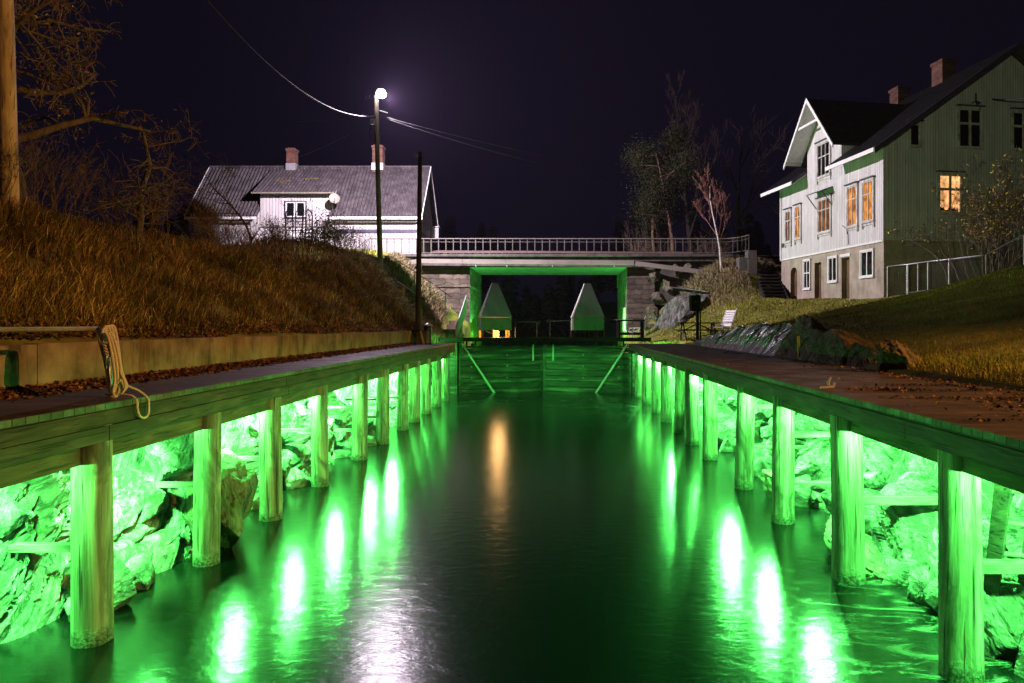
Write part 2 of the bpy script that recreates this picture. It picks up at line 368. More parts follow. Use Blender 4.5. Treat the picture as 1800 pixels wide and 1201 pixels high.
# ------------------------------------------------------------------ the ground
def tps(P):
    P = np.array(P, float); n = len(P); xy = P[:, :2]
    U = lambda d: np.where(d > 1e-9, d*d*np.log(np.maximum(d, 1e-9)), 0.)
    K = U(np.linalg.norm(xy[:, None]-xy[None], axis=-1)) + np.eye(n)*.25
    Q = np.c_[np.ones(n), xy]; A = np.block([[K, Q], [Q.T, np.zeros((3, 3))]])
    w = np.linalg.solve(A, np.r_[P[:, 2], np.zeros(3)])
    def f(x, y):
        r = w[n] + w[n+1]*x + w[n+2]*y
        for i in range(n): r = r + w[i]*U(np.hypot(x-xy[i, 0], y-xy[i, 1]))
        return r
    return f
fl = tps([(-6.2, 0, 2.95), (-6.2, 6, 2.97), (-6.2, 12, 2.95), (-6.2, 19, 2.95), (-6.2, 26, 2.95), (-6.3, 29, 3.0),
          (-8.0, 2, 3.95), (-8.0, 9, 4.1), (-8.0, 17, 4.15), (-8.0, 25, 4.15), (-9.7, 1, 4.85), (-9.7, 7, 5.0), (-9.7, 13, 5.1), (-9.6, 20, 5.15), (-9.4, 27, 5.3), (-8.6, 32, 5.75),
          (-7.5, 31, 4.4), (-6.4, 33, 2.6), (-6.6, 36.5, 2.9), (-7.2, 36, 3.9), (-5.5, 36, 2.45), (-5.6, 41, 3.3), (-7.5, 41, 5.0), (-9.5, 41, 7.3), (-8.6, 37.5, 6.0),
          (-13, 8, 5.5), (-13, 18, 5.7), (-13, 28, 6.1), (-12, 38, 7.0), (-13, 43, 7.9), (-22, 44, 7.9), (-24, 30, 7.0), (-28, 12, 6.5), (-30, 50, 8.1), (-16, 54, 8), (-60, 10, 9), (-60, 60, 9), (-120, 30, 9)])
fr = tps([(6.1, 0, 2.36), (6.1, 5, 2.37), (6.1, 9, 2.4), (6.15, 13, 2.45), (6.5, 16.5, 2.75), (6.75, 19, 3.05), (6.85, 22, 3.15), (6.95, 25, 3.05), (7.1, 28.5, 2.75), (6.2, 31.5, 2.42), (7.2, 31.5, 2.5), (4.6, 33, 2.4), (4.6, 38, 2.45), (6, 36, 2.42), (7.6, 35, 2.95),
          (8.2, 12, 2.98), (8.2, 8, 2.9), (11, 16, 3.78), (10.5, 10, 3.45), (8.5, 24, 3.28), (10.5, 24, 3.66), (10.5, 30, 3.6), (9.5, 34, 3.65), (12, 20, 4.1), (14.2, 28, 4.35), (13.0, 34, 4.45), (12.3, 38, 4.6), (11.6, 36.5, 4.65),
          (14.6, 24, 4.8), (14.4, 21, 5.0), (15.5, 17, 5.2), (16, 10, 4.6), (18, 24, 5.4), (19.5, 30.5, 5.3), (24, 30, 5.8), (10.2, 38, 5.0), (9.9, 40.5, 6.5), (8.4, 40.5, 5.5), (7.3, 40, 4.4), (5.4, 38.5, 2.6), (5.2, 41.5, 2.9), (11.6, 40.6, 6.7), (12.5, 43, 7.2), (11, 44, 7.3), (20, 46, 7.3),
          (26, 12, 5.6), (40, 30, 7), (60, 10, 8), (60, 60, 9), (120, 30, 9)])
def ground_z(x, y):
    x = np.asarray(x, float); y = np.asarray(y, float)
    z = np.where(x < -1, fl(x, y), fr(x, y)) + .18*fbm(x*.5, y*.5, x*0, 3, 5)*np.clip((np.abs(x)-6.5), 0, 1)
    far = np.clip((y-46)/8, 0, 1); z = z*(1-far) + (7.4+.8*np.clip((np.abs(x)-20)/60, 0, 1)+2.2*np.clip((y-60)/50, 0, 1))*far
    return np.clip(z, 2.3, 13)
gx = np.unique(np.r_[np.linspace(-600, -60, 10), np.linspace(-60, -14, 32), np.linspace(-14, -6.1, 36), [-6.07, -5.5, -5.3, -5.28, 0, 4.38, 4.4, 5.0, 5.97], np.linspace(6.0, 20, 60), np.linspace(20, 60, 24), np.linspace(60, 600, 10)])
gy = np.unique(np.r_[np.linspace(-20, 45, 150), np.linspace(45, 110, 30), np.linspace(110, 900, 12)])
X, Y = np.meshgrid(gx, gy, indexing='ij'); Z = ground_z(X, Y)
lock = np.where(Y < 34.1, (X > -6.09) & (X < 5.98), (X > -5.29-np.clip(Y-47.5, 0, 60)*.22) & (X < 4.39+np.clip(Y-47.5, 0, 60)*.22)) & (Y < 120)
tpb = np.interp(Y, [13.4, 14.5, 16.5, 19, 22, 25, 27.5, 30.5], [.2, .4, .58, .76, .84, .74, .48, .12])
Z = np.where((Y > 13.3) & (Y < 30.7) & (X > 5.98) & (X < 6.2+.85*tpb), 2.2, Z)           # the rock bank stands here
Z = np.where(lock, np.where(Y < 34.1, -1.2, .3), Z)
tag(np_mesh('ground', np.stack([X, Y, Z], -1).reshape(-1, 3), grid_faces(len(gx), len(gy)), M_GROUND, True), 'turf and soil of both canal banks', kind='structure')
def gz(x, y): return float(ground_z(np.array([x]), np.array([y]))[0])
# ------------------------------------------------------------------ water
b = MB(); b.add([(-6.05, -15, 0), (5.95, -15, 0), (5.95, 34.2, 0), (-6.05, 34.2, 0)], [(0, 1, 2, 3)])
tag(b.build('lock_water', M_WATER), 'calm dark lock water mirroring green light', kind='structure')
b = MB(); b.add([(-5.27, 34.3, 1.7), (4.37, 34.3, 1.7), (4.37, 48.4, 1.7), (20, 119, 1.7), (-21, 119, 1.7), (-5.27, 48.4, 1.7)], [(0, 1, 2, 3, 4, 5)])
tag(b.build('canal_water', M_WATERD), 'black canal water beyond the gates', kind='structure')
# ------------------------------------------------------------------ blasted rock under the quays
def rock_face(side, xb, lean, seed, m):
    u = np.r_[np.arange(2.2, 12, .028), np.arange(12, 20, .05), np.arange(20, 33, .1)]; v = np.linspace(-.35, 2.3, 92)
    U, Vv = np.meshgrid(u, v, indexing='ij')
    a = R(48); p = U*math.cos(a) + Vv*math.sin(a)*1.0; q = -U*math.sin(a) + Vv*math.cos(a)
    d = facets(p/1.7, q, 1.0, .95, 1.1, .3, seed) + facets(p/1.8, q, .52, .34, .95, .15, seed+10) + facets(p/1.8, q, .17, .07, .8, .035, seed+20) + facets(p/1.5, q, .06, .04, .8, .01, seed+30)
    d += .55*fbm(U*.35, Vv*.35, U*0, 3, seed) + .05*fbm(U*6, Vv*6, U*0, 3, seed+3)
    X = side*np.maximum(xb + lean*np.clip(Vv, -1, 9) - d*.85*np.clip(.5+Vv*.5, .45, 1), xb-.4+.1*np.clip(Vv, 0, 2)); X = side*np.minimum(np.abs(X), 5.98 if side < 0 else 5.9); Z = Vv + d*.18; Yv = U + .3*d*math.sin(a)
    if side > 0: f = grid_faces(len(u), len(v))[:, ::-1]
    else: f = grid_faces(len(u), len(v))
    return np_mesh('rock_face', np.stack([X, Yv, Z], -1).reshape(-1, 3), f, m)
tag(rock_face(-1, 5.38, .46, 3, M_ROCK), 'blasted rock bank under the left quay', kind='structure')
tag(rock_face(1, 4.55, .6, 41, M_ROCK), 'blasted rock bank under the right quay', kind='structure')
def boulder(name, label, cat, c, size, seed, m, group=None, rot=(0, 0, 0), res=64, cell=.3, rough=.34):
    th = np.linspace(0, 2*np.pi, res*2+1); ph = np.linspace(0.0, np.pi, res)
    T, P_ = np.meshgrid(th, ph, indexing='ij'); d = np.stack([np.cos(T)*np.sin(P_), np.sin(T)*np.sin(P_), np.cos(P_)], -1)
    rng = np.random.default_rng(seed); r = np.full(T.shape, 9.)
    for k in range(11):                                       # cut by random planes: a broken block
        n = rng.normal(size=3); n /= np.linalg.norm(n); h = rng.uniform(.62, .95)
        dn = d @ n; r = np.minimum(r, np.where(dn > .05, h/np.maximum(dn, .05), 9.))
    r = np.minimum(r, 1.25)
    p = d*r[..., None]; w = p/cell
    r2 = 1 + rough*fbm(w[..., 0], w[..., 1], w[..., 2], 5, seed) + .07*np.abs(fbm(w[..., 0]*.8, w[..., 1]*.8+9, w[..., 2]*3.5, 4, seed+7))
    p = p*r2[..., None]*np.array(size)
    f = grid_faces(len(th), len(ph))
    o = np_mesh(name, p.reshape(-1, 3), f, m); o.location = c; o.rotation_euler = rot
    return tag(o, label, cat, group)
G = 'boulders at the waterline'
boulder('boulder', 'large brown boulder at the waterline between the third and fourth piles of the left quay', 'rock', (-5.12, 10.3, .32), (.5, .95, .72), 5, M_ROCKB, G, (.2, .1, .3))
boulder('boulder', 'smooth pale boulder high on the rock just behind the big brown boulder', 'rock', (-5.5, 9.9, 1.25), (.4, .6, .6), 8, M_ROCK, G, (0, .4, .1))
boulder('boulder', 'block shaped boulder behind the two nearest right piles', 'rock', (4.62, 7.55, .62), (.35, .6, .42), 21, M_ROCK, G, (.1, -.3, .4))
boulder('boulder', 'pale rounded boulder low down behind the nearest right pile', 'rock', (4.55, 6.75, .3), (.35, .42, .42), 22, M_ROCK, G, (.1, -.2, .9))
boulder('boulder', 'dark flat slab lying at the water behind the second right pile', 'rock', (4.35, 9.6, .1), (.45, .8, .16), 25, M_ROCKB, G, (.1, .25, -.3))
boulder('boulder', 'small boulder with dark weed beside the fifth right pile', 'rock', (4.2, 12.6, .2), (.3, .5, .32), 28, M_ROCKB, G, (.2, .2, .3))
boulder('boulder', 'grey boulder behind the ladder at bottom right', 'rock', (4.75, 5.4, .5), (.4, .55, .45), 31, M_ROCK, G, (.2, -.2, .2))
rs = random.Random(77)
for sd, xb_, ln_, nm in ((-1, 5.12, .4, 'left'), (1, 4.3, .52, 'right')):
    lab_ = 'angular broken stone in the rubble under the %s quay' % nm; gr_ = 'stones in the rubble under the %s quay' % nm
    protos = []
    for k in range(26):
        y = 5.6+14*(k+rs.random()*.9)/26; z = rs.choice([.02, .1, .45, .8, 1.1])+rs.uniform(-.05, .1); sz = rs.uniform(.17, .36)*(1 if z < .6 else .75)
        c = (sd*(xb_+ln_*z+rs.uniform(.0, .12)), y, z); rot = (rs.random()*6, rs.random()*6, rs.random()*6)
        if k < 5: o = boulder('broken_stone', lab_, 'stone', c, (.27, .34, .22), 300+k+(50 if sd > 0 else 0), M_ROCK, gr_, rot, res=34, cell=.28, rough=.2); protos.append(o)
        else: o = protos[k % 5].copy(); C.objects.link(o); o.location = c; o.rotation_euler = rot
        o.scale = (sz/.27,)*3
# ------------------------------------------------------------------ the two timber quays
def quay(side, xf, zt, y0, y1, label, posts, xp, rp, lamps, fas, beam_z, ties, wx, lz):
    t = thing('timber_quay', label, 'quay', (side*xf, y0, 0))
    b = MB(); b.box(side*(xf-.03), side*wx, y0, y1, zt-.06, zt); b.build('deck', M_DECK, t)
    rng = random.Random(7 if side < 0 else 8); z = zt-.006
    for h, off in fas:
        b = MB(); y = y0
        while y < y1-.1:                                       # each course is several long boards end to end
            L = min(rng.uniform(3.6, 5.2), y1-y); dd = rng.uniform(-.004, .004)
            b.box(side*(xf+off+dd), side*(xf+off+.07+dd), y+.004, y+L-.004, z-h+.006, z-.004); y += L
        b.build('fascia_board', M_PLANK, t); z -= h
    ys = [y0]+sorted(posts)+[y1]
    b = MB()
    for i in range(len(ys)-1):
        a = ys[i]+(rp*.4 if i else 0); c = ys[i+1]-(rp*.4 if i < len(ys)-2 else 0)
        b.box(side*(xf+.2), side*(xf+.36), a, c, beam_z, zt-.07)
    b.build('edge_beam', M_BEAM, t)
    for i, y in enumerate(posts):
        b = MB(); n = 22; seg = 20; r0 = rp*rng.uniform(.9, 1.08); x = side*xp; lx, ly = rng.uniform(-.05, .05), rng.uniform(-.09, .09)
        vs = []
        for k in range(n+1):
            zz = -.5 + (zt-.065+.5)*k/n
            for q in range(seg):
                a = 2*math.pi*q/seg; fouled = max(0, 1-abs(zz-.02)/.22)
                rr = r0*(1.02-.05*k/n) * (1+.018*math.sin(5*a+i)+.012*math.sin(9*a+2*i+zz*2)) + fouled*.016*(rng.random()-.2)
                vs.append((x+lx*k/n+rr*math.cos(a), y+ly*k/n+rr*math.sin(a), zz))
        b.add(vs, [(k*seg+q, k*seg+(q+1) % seg, (k+1)*seg+(q+1) % seg, (k+1)*seg+q) for k in range(n) for q in range(seg)], True)
        po = b.build('pile', M_POST, t)
        # iron strap where the pile is bolted to the edge beam
    for (y, z, w, ln) in ties:
        b = MB(); b.box(side*(xp+.1), side*(xp+.1+ln), y-.055, y+.055, z-w/2, z+w/2); b.build('tie_beam', M_WHITE if False else M_PALEW, t)
    for y in lamps:
        lx = side*(xp+(.38 if side < 0 else .26))
        b = MB(); b.box(lx-.09, lx+.09, y-.13, y+.13, lz+.07, lz+.13); b.box(lx-.015, lx+.015, y-.02, y+.02, lz+.13, zt-.05)
        f = b.build('floodlight', M_DSTEEL, t)
        point_light('green_floodlight', (lx, y, lz), GREEN, LAMP_P*(1 if side < 0 else 1.8), .025)
        point_light('green_flood_beam', (lx+side*.02, y, lz-.01), GREEN, FLOOD_P*(1 if side < 0 else .65), .05, spot=150, aim=(side, 0, -.75), blend=.5)
    return t
M_PALEW = wood_mat('pale_tie_wood', (.03, .025, .019), (.07, .062, .05), (.13, .12, .095), 'x')
LP = [6.96, 9.21, 11.33, 13.7, 16.4, 18.6, 21.05, 22.8, 24.9, 27.0, 29.2]
RP = [6.22, 8.6, 11.16, 13.5, 16.4, 18.5, 20.5, 22.8, 25.1, 27.8, 30.3]
quay(-1, 4.5, 2.43, 3.0, 30.3, 'left timber quay on round piles with a dark three board fascia', LP, 4.72, .175,
     [6.1, 8.44, 10.8, 13.25, 15.75, 18.7, 21.2, 23.3, 25.3, 27.3, 29.2], [(.07, -.012), (.155, 0), (.16, .004)], 1.82,
     [(7.0, .93, .07, .75), (9.25, 1.05, .06, .8), (11.35, 1.0, .06, .9), (13.75, 1.1, .06, .9), (16.4, 1.25, .06, .9), (16.4, .7, .06, .9), (18.6, 1.2, .06, .9), (18.6, .72, .06, .9), (21.0, 1.0, .06, .9)], 6.05, 1.80)
quay(1, 3.45, 2.36, 3.0, 32.2, 'right timber quay on pale round piles with leaf strewn deck', RP, 3.7, .18,
     [5.3, 7.8, 10.25, 12.7, 15.45, 18.15, 20.5, 22.6, 24.9, 27.5, 30.0], [(.085, -.012), (.19, 0)], 1.89,
     [(6.3, .98, .1, 1.3), (8.7, .98, .1, 1.3), (11.2, 1.42, .08, 1.3), (11.2, .62, .04, 1.3), (8.7, 1.75, .05, 1.2), (13.55, 1.6, .09, 1.2), (13.55, .8, .04, 1.2), (16.4, 1.7, .09, 1.1), (18.5, 1.6, .08, 1.1)], 6.05, 1.88)
# ------------------------------------------------------------------ ladder
t = thing('ladder', 'wooden ladder leaning into the water behind the nearest right pile', 'ladder', (4.3, 6.4, 0))
A0, A1 = Vector((4.38, 7.0, -.25)), Vector((4.02, 6.1, 1.95)); B0, B1 = A0+Vector((.26, -.1, 0)), A1+Vector((.26, -.1, 0))
for p, q in ((A0, A1), (B0, B1)):
    b = MB(); b.bar(p, q, .05, .13, (0.3, -.5, 0)); b.build('rail', M_PLANK, t)
for k in range(6):
    f = .14 + .15*k; b = MB(); b.tube([A0.lerp(A1, f), B0.lerp(B1, f)], .024, 8); b.build('rung', M_PALEW, t)
# ------------------------------------------------------------------ retaining wall, rail and rope on the left
b = MB(); t = thing('retaining_wall', 'long low stained concrete retaining wall behind the left quay', 'wall', (-6.1, 16, 2.4))
edges = [3, 7.9, 12.6, 17.3, 22, 28.2]
for y0, y1 in zip(edges, edges[1:]): b.box(-6.0, -6.22, y0+.006, y1-.006, 2.35, 2.985+.01*math.sin(y0))
b.build('wall_slab', M_CONC, t)
b = MB(); b.box(-5.35, -6.6, 28.25, 28.9, 2.4, 3.0); b.box(-5.75, -6.5, 28.9, 29.6, 2.4, 3.32); 
t = thing('concrete_block', 'stepped concrete block at the end of the retaining wall', 'block', (-6, 28.6, 2.4)); b.build('steps', M_CONCD, t)
t = thing('mooring_rail', 'thin steel rail along the left quay edge with a leaning end post', 'rail', (-4.85, 7.45, 2.43))
b = MB(); b.tube([(-4.95, 7.34, 3.17), (-4.9, 5, 3.165), (-4.86, 3.0, 3.17)], .026, 10); b.build('bar', M_RAILM, t)
b = MB(); b.tube([(-4.82, 7.42, 2.43), (-4.86, 7.40, 2.8), (-4.93, 7.35, 3.18)], .034, 10); b.build('post', M_METAL, t)
def rope():
    b = MB(); rg = random.Random(4); r = .0125
    def P(x, y, dd): return px(x, y, 7.36+dd)
    def strand(pts, rr=r):
        out = []; n = len(pts)                                  # Catmull-Rom
        for i in range(n-1):
            p0, p1, p2, p3 = [Vector(pts[max(0, min(n-1, i+k))]) for k in (-1, 0, 1, 2)]
            for s in range(7):
                u = s/7; out.append(.5*((2*p1)+(p2-p0)*u+(2*p0-5*p1+4*p2-p3)*u*u+(3*p1-p0-3*p2+p3)*u**3))
        out.append(Vector(pts[-1])); b.tube(out, rr, 8)
    for k in range(3):                                          # loops hung over the end of the rail
        o = k*6.2; dd = .03*k-.04
        strand([P(181+o*.6, 600, dd-.05), P(180+o*.6, 584, dd-.05), P(186+o*.8, 574-.8*k, dd), P(193+o*.8, 580, dd+.03), P(197+o*.9, 612, dd+.03), P(201+o, 650, dd), P(207+o, 668, dd), P(210+o*1.05, 684-2*k, dd-.03), P(204+o*.7, 697-k*3.5, dd-.05), P(199+o*.4, 689, dd-.07), P(202+o*.8, 664, dd-.07), P(198+o*.95, 632, dd-.07), P(192+o*.8, 600, dd-.07), P(186+o*.7, 585, dd-.06)], .0135)
    for k in range(4):                                          # wraps that tie the coil
        y = 604+k*5.5; strand([P(175+k*1.5, y, -.08), P(182+k*1.5, y+3, -.12), P(190+k*1.2, y+5, -.1), P(192+k, y+2, -.05), P(183+k, y, -.04), P(175+k*1.5, y, -.08)])
    strand([P(175, 590, -.09), P(177, 603, -.1), P(180, 622, -.1), P(184, 636, -.09), P(186, 648, -.07), P(185, 636, -.06)])
    strand([P(207, 650, -.02), P(214, 661, -.06), P(220, 676, -.07), P(217, 688, -.07), P(209, 694, -.08), P(203, 688, -.08), P(206, 674, -.08), P(212, 668, -.08)])
    # bight hanging over the fascia
    z = 7.62; strand([Vector((-4.80, 7.28, 2.47)), Vector((-4.66, 7.28, 2.47)), Vector((-4.53, 7.28, 2.455)), Vector((-4.47, 7.28, 2.40)), Vector((-4.462, 7.28, 2.31)), Vector((-4.455, 7.31, 2.235)), Vector((-4.45, 7.38, 2.205)), Vector((-4.45, 7.45, 2.235)), Vector((-4.455, 7.47, 2.32)), Vector((-4.47, 7.47, 2.41)), Vector((-4.56, 7.44, 2.50)), Vector((-4.66, 7.38, 2.56))])
    return b
tag(rope().build('mooring_rope', M_ROPE, base=(-4.9, 7.35, 2.9)), 'coiled pale mooring rope hung over the end of the steel rail', 'rope')
# cleat on the right quay
t = thing('mooring_cleat', 'small curved steel hook on the right quay edge', 'cleat', tuple(px(1463, 682, 9.1)))
b = MB(); c = t.location; b.tube([c+Vector((-.16, 0, .0)), c+Vector((.02, 0, .02)), c+Vector((.03, 0, .07))], .02, 8); b.tube([c+Vector((-.03, .02, 0)), c+Vector((-.05, .02, .07)), c+Vector((-.01, .02, .14))], [.022, .02, .012], 8); b.build('hook', M_METAL, t)
# ------------------------------------------------------------------ lock gates
def gate(side, label):
    hx = -4.62 if side < 0 else 3.6; cx = -.62
    h = Vector((hx, 32.4, 0)); c = Vector((cx, 33.55, 0)); d = (c-h); L = d.length-.012; d.normalize(); n = Vector((d.y, -d.x, 0))
    if n.y > 0: n = -n
    t = thing('lock_gate', label, 'lock gate', tuple(h), math.atan2(d.y, d.x)); sy = -1 if (Matrix.Rotation(-math.atan2(d.y, d.x), 3, 'Z') @ n).y < 0 else 1
    loc = lambda b, nm, m, p=t: b.build(nm, m, p, world=False)
    b = MB(); z = -.35; rng = random.Random(3 if side < 0 else 5); k = 0
    while z < 2.18:
        w = rng.uniform(.24, .31); dp = rng.uniform(-.035, .035); b.box(.12, L-.12, sy*(.0+dp), sy*(-.16), z+.012, min(z+w, 2.25)-.012); z += w; k += 1
    loc(b, 'gate_board', M_GATE)
    b = MB(); b.box(0, .13, sy*.05, -sy*.2, -.4, 2.32); loc(b, 'heel_post', M_GATE)
    b = MB(); b.box(L-.13, L, sy*.03, -sy*.2, -.4, 2.3); loc(b, 'mitre_post', M_GATE)
    b = MB(); b.box(-.9, L-.02, sy*.14, -sy*.22, 2.46, 2.64); loc(b, 'walkway_beam', M_DARKW)
    b = MB(); b.box(-.5, L-.03, -sy*.22, -sy*1.5, 2.5, 2.58); loc(b, 'walkway_board', M_DARKW)
    b = MB(); b.tube([(.15, sy*.16, 2.36), (1.75, sy*.14, -.1)], [.045, .06], 10); b.tube([(1.32, sy*.15, .56), (1.36, sy*.147, .50)], .065, 10); loc(b, 'paddle_rod', M_HOUSEG)
    b = MB(); b.box(L-.55, L-.47, sy*.03, sy*.055, 1.5, 2.3); loc(b, 'iron_strap', M_HOUSEG)
    for x in (.62, 2.35):
        for zz in (.7, 1.25, 1.8): b = MB(); b.obox((x, sy*.035, zz), ((1, 0, 0), (0, 1, 0), (0, 0, 1)), (.035, .012, .035)); loc(b, 'bolt_plate', M_RAILM)
    for k in range(9):
        b = MB(); x = .4+k*(L-.8)/8; b.box(x-.04, x+.04, -sy*.0, -sy*.1, 2.25, 2.46); loc(b, 'beam_support', M_DARKW)
    return t
gate(-1, 'left lock gate of dark horizontal boards below the lit gate house')
gate(1, 'right lock gate of dark boards with green light at its foot')
b = MB(); b.box(-4.63, -5.3, 32.05, 32.7, -.5, 2.4); t = thing('gate_pier', 'dark wooden pier at the hinge of the left lock gate', 'pier', (-4.9, 32.4, 0)); b.build('pier_block', M_GATE, t)
b = MB(); b.box(3.62, 4.3, 32.25, 32.8, -.5, 2.3); t = thing('gate_pier', 'dark wooden pier at the hinge of the right lock gate', 'pier', (4.0, 32.5, 0)); b.build('pier_block', M_GATE, t)
# gate houses
def gate_house(c, rz, label, lit):
    t = thing('gate_house', label, 'gate house', c, rz); loc = lambda b, nm, m, p=t: b.build(nm, m, p, world=False)
    w, dp = .74, .62
    b = MB(); z0, z1 = .40, 1.02; e = .02
    b.box(-w, w, -dp, -dp+e, z0, z1); b.box(-w, w, dp-e, dp, z0, z1); b.box(-w, -w+e, -dp+e, dp-e, z0, z1); b.box(w-e, w, -dp+e, dp-e, z0, z1)
    loc(b, 'skirt_panel', M_HOUSEG)
    b = MB(); zb = 1.045 if lit else 1.028; zt = 2.72; o = .03; q = .155
    lo = [(-w-o, -dp-o, zb), (w+o, -dp-o, zb), (w+o, dp+o, zb), (-w-o, dp+o, zb)]; hi = [(-q, -q*.8, zt), (q, -q*.8, zt), (q, q*.8, zt), (-q, q*.8, zt)]
    b.add(lo+hi, [(0, 1, 5, 4), (1, 2, 6, 5), (2, 3, 7, 6), (3, 0, 4, 7), (4, 5, 6, 7)])
    rf = loc(b, 'roof', M_HOUSEG)
    b = MB(); b.bar((.30, -dp*.93-.005, 1.12), (.26, -dp*.62-.02, 1.75), .02, .02, (0, 1, 0)); loc(b, 'seam', M_RAILM, rf)
    for sx in (-1, 1):
        for sy in (-1, 1):
            b = MB(); b.box(sx*(w-.12), sx*(w-.02), sy*(dp-.12), sy*(dp-.02), 0, z0); loc(b, 'leg', M_ORANGE if lit else M_BEAM)  # warm lamp glow put into the leg colour of the lit house
    b = MB(); b.box(-.08, .05, .0, .12, -.05, .9); b.tube([(.12, -.1, 0), (.12, -.1, .5)], .05, 10)
    for k in range(6): b.box(.08, .2, -.14, -.06, .05+k*.07, .075+k*.07)
    loc(b, 'gear_rack', M_ORANGE if lit else M_DSTEEL)  # orange on the lit house's rack is painted lamp glow
    b = MB(); pts = [(-.5+.1*k, -.45, .38-.12*math.sin(math.pi*k/6)) for k in range(7)]; b.tube(pts, .012, 6); loc(b, 'cable_loop', M_RAILM)
    b = MB()
    for x, z in ((-.2, .55), (.25, .55), (-.6, .95), (.6, .95)): b.tube([(x, -dp-.012, z), (x, -dp+.001, z)], .03, 10)
    loc(b, 'bolt', M_RAILM)
    if lit:
        b = MB(); cc = Vector((-.1, -.2, .93)); 
        for k in range(9):
            a = math.pi*k/8; 
        b.tube([cc+Vector((0, 0, -.07)), cc+Vector((0, 0, -.035)), cc, cc+Vector((0, 0, .05)), cc+Vector((0, 0, .07))], [.02, .045, .05, .03, .015], 12)
        m = Mat('warm_bulb').set((1, .8, .5), .3, emit=(1, .62, .25), estr=60.)
        loc(b, 'lamp_bulb', m)
        w3 = Matrix.Rotation(rz, 3, 'Z') @ Vector((.12, -.30, .27))
        point_light('gate_house_lamp', Vector(c)+w3, (1, .55, .2), 190, .28)
        w3 = Matrix.Rotation(rz, 3, 'Z') @ Vector((0, -.35, 1.0))
        point_light('gate_house_slot_lamp', Vector(c)+w3, (1, .62, .25), 14, .05)
    return t
gate_house((-3.02, 33.75, 2.58), R(13), 'left pyramid roofed gate house glowing warm inside', True)
gate_house((1.56, 33.85, 2.58), R(5), 'right unlit pyramid roofed gate house on legs', False)
def gate_rail(pts, ring, label):
    t = thing('gate_railing', label, 'railing', tuple(Vector(pts[0])-Vector((0, 0, 1.05))))
    b = MB(); b.tube(pts, .022, 8); 
    r = Vector(ring); b.tube([r+Vector((.06*math.cos(a), 0, .06*math.sin(a))) for a in np.linspace(0, 2*math.pi, 13)], .018, 6); b.build('bar', M_RAILM, t)
    for p in pts: 
        b = MB(); b.tube([p, Vector(p)-Vector((0, 0, 1.0))], .02, 8); b.build('post', M_RAILM, t)
    return t
gate_rail([px(944, 566, 33.9), px(906, 566, 33.6)], px(948, 567.5, 33.9), 'thin green lit railing beside the glowing gate house')
gate_rail([px(967, 565, 33.9), px(1003, 564, 33.6)], px(964, 565, 33.9), 'thin green lit railing beside the unlit gate house')
gate_rail([px(1062, 563, 34.2), px(1112, 562, 34.2)], px(1064, 563, 34.2), 'thin railing right of the unlit gate house')
# ------------------------------------------------------------------ road bridge
M_BRAIL = basic('bridge_rail_paint', (.05, .045, .036), (.10, .088, .07), 9, rough=.55, bump=.15)
t = thing('road_bridge', 'concrete road bridge with steel railing on stone abutments', 'bridge', (0, 45, 0)); BR = t
b = MB(); b.box(-11.5, 11.3, 42.02, 48.6, 7.18, 7.58); b.box(-9.2, 6.1, 42.12, 48.6, 6.822, 7.178); b.build('deck_slab', M_CONCD, t)
b = MB(); b.box(-11.4, 10.9, 41.86, 42.0, 7.46, 7.62); b.build('kerb_edge', M_CONCD, t)
def channel(pts):
    b = MB()
    for p, q in zip(pts, pts[1:]):
        p, q = Vector(p), Vector(q); n = max(1, int((q-p).length/2.4))
        for i in range(n):
            a_, c_ = p.lerp(q, i/n), p.lerp(q, (i+1)/n); e = (c_-a_).normalized()*.008; b.bar(a_+e, c_-e, .16, .27)
    return b
channel([(-9.9, 41.75, 6.95), (-8.3, 41.75, 7.16), (4.78, 41.75, 7.06)]).build('cable_channel', M_CHAN, t)
channel([(4.85, 41.72, 7.02), (8.9, 41.3, 6.45)]).build('cable_channel', M_CHAN, t)
b = MB(); b.box(-5.3, -9.2, 42.15, 48.6, .5, 6.82); b.box(-5.26, -9.2, 42.1, 48.7, 5.6, 5.72); b.build('abutment', M_STONE, t)
b = MB(); b.box(4.4, 6.1, 42.15, 48.6, .5, 6.82); b.box(4.36, 4.9, 48.3, 48.75, 5.9, 6.8); b.build('abutment', M_STONE, t)
b = MB(); b.box(5.9, 11.4, 42.3, 42.6, 4.5, 7.3); b.box(10.75, 11.25, 40.0, 42.3, 5.6, 7.2); b.build('wing_wall', M_CONCD, t)
b = MB(); b.box(11.25, 11.75, 39.9, 40.6, 6.2, 7.62); b.build('end_block', M_CONCD, t)
for x in (-4.9, -3.0, -.2, 3.6):
    b = MB(); b.box(x-.03, x+.03, 41.7, 42.1, 6.83, 6.93); b.build('channel_bracket', M_METAL, t)
path = [Vector((-11.4, 41.95, 0)), Vector((10.4, 41.95, 0)), Vector((10.85, 41.6, 0)), Vector((11.2, 41.0, 0)), Vector((11.38, 40.2, 0))]
zr0, zr1 = 7.66, 8.55
b = MB(); b.tube([p+Vector((0, 0, zr1)) for p in path], .04, 8); b.build('top_rail', M_BRAIL, t)
b = MB(); b.tube([p+Vector((0, 0, zr1-.2)) for p in path], .018, 6); b.tube([p+Vector((0, 0, zr0+.03)) for p in path], .02, 6); b.build('lower_rail', M_BRAIL, t)
pm = MB(); pm.box(-.028, .028, -.012, .012, 0, zr1-zr0); first = pm.build('railing_post', M_BRAIL, t, world=False)
spots = [Vector((-11.3+.455*k, 41.95, 0)) for k in range(48)] + [path[1].lerp(path[2], .9), path[2].lerp(path[3], .45), path[2].lerp(path[3], .95), path[3].lerp(path[4], .5), path[3].lerp(path[4], .97)]
for k, p in enumerate(spots):
    o = first if k == 0 else first.copy()
    if k: C.objects.link(o); o.parent = t
    o.location = p - t.location + Vector((0, 0, zr0))
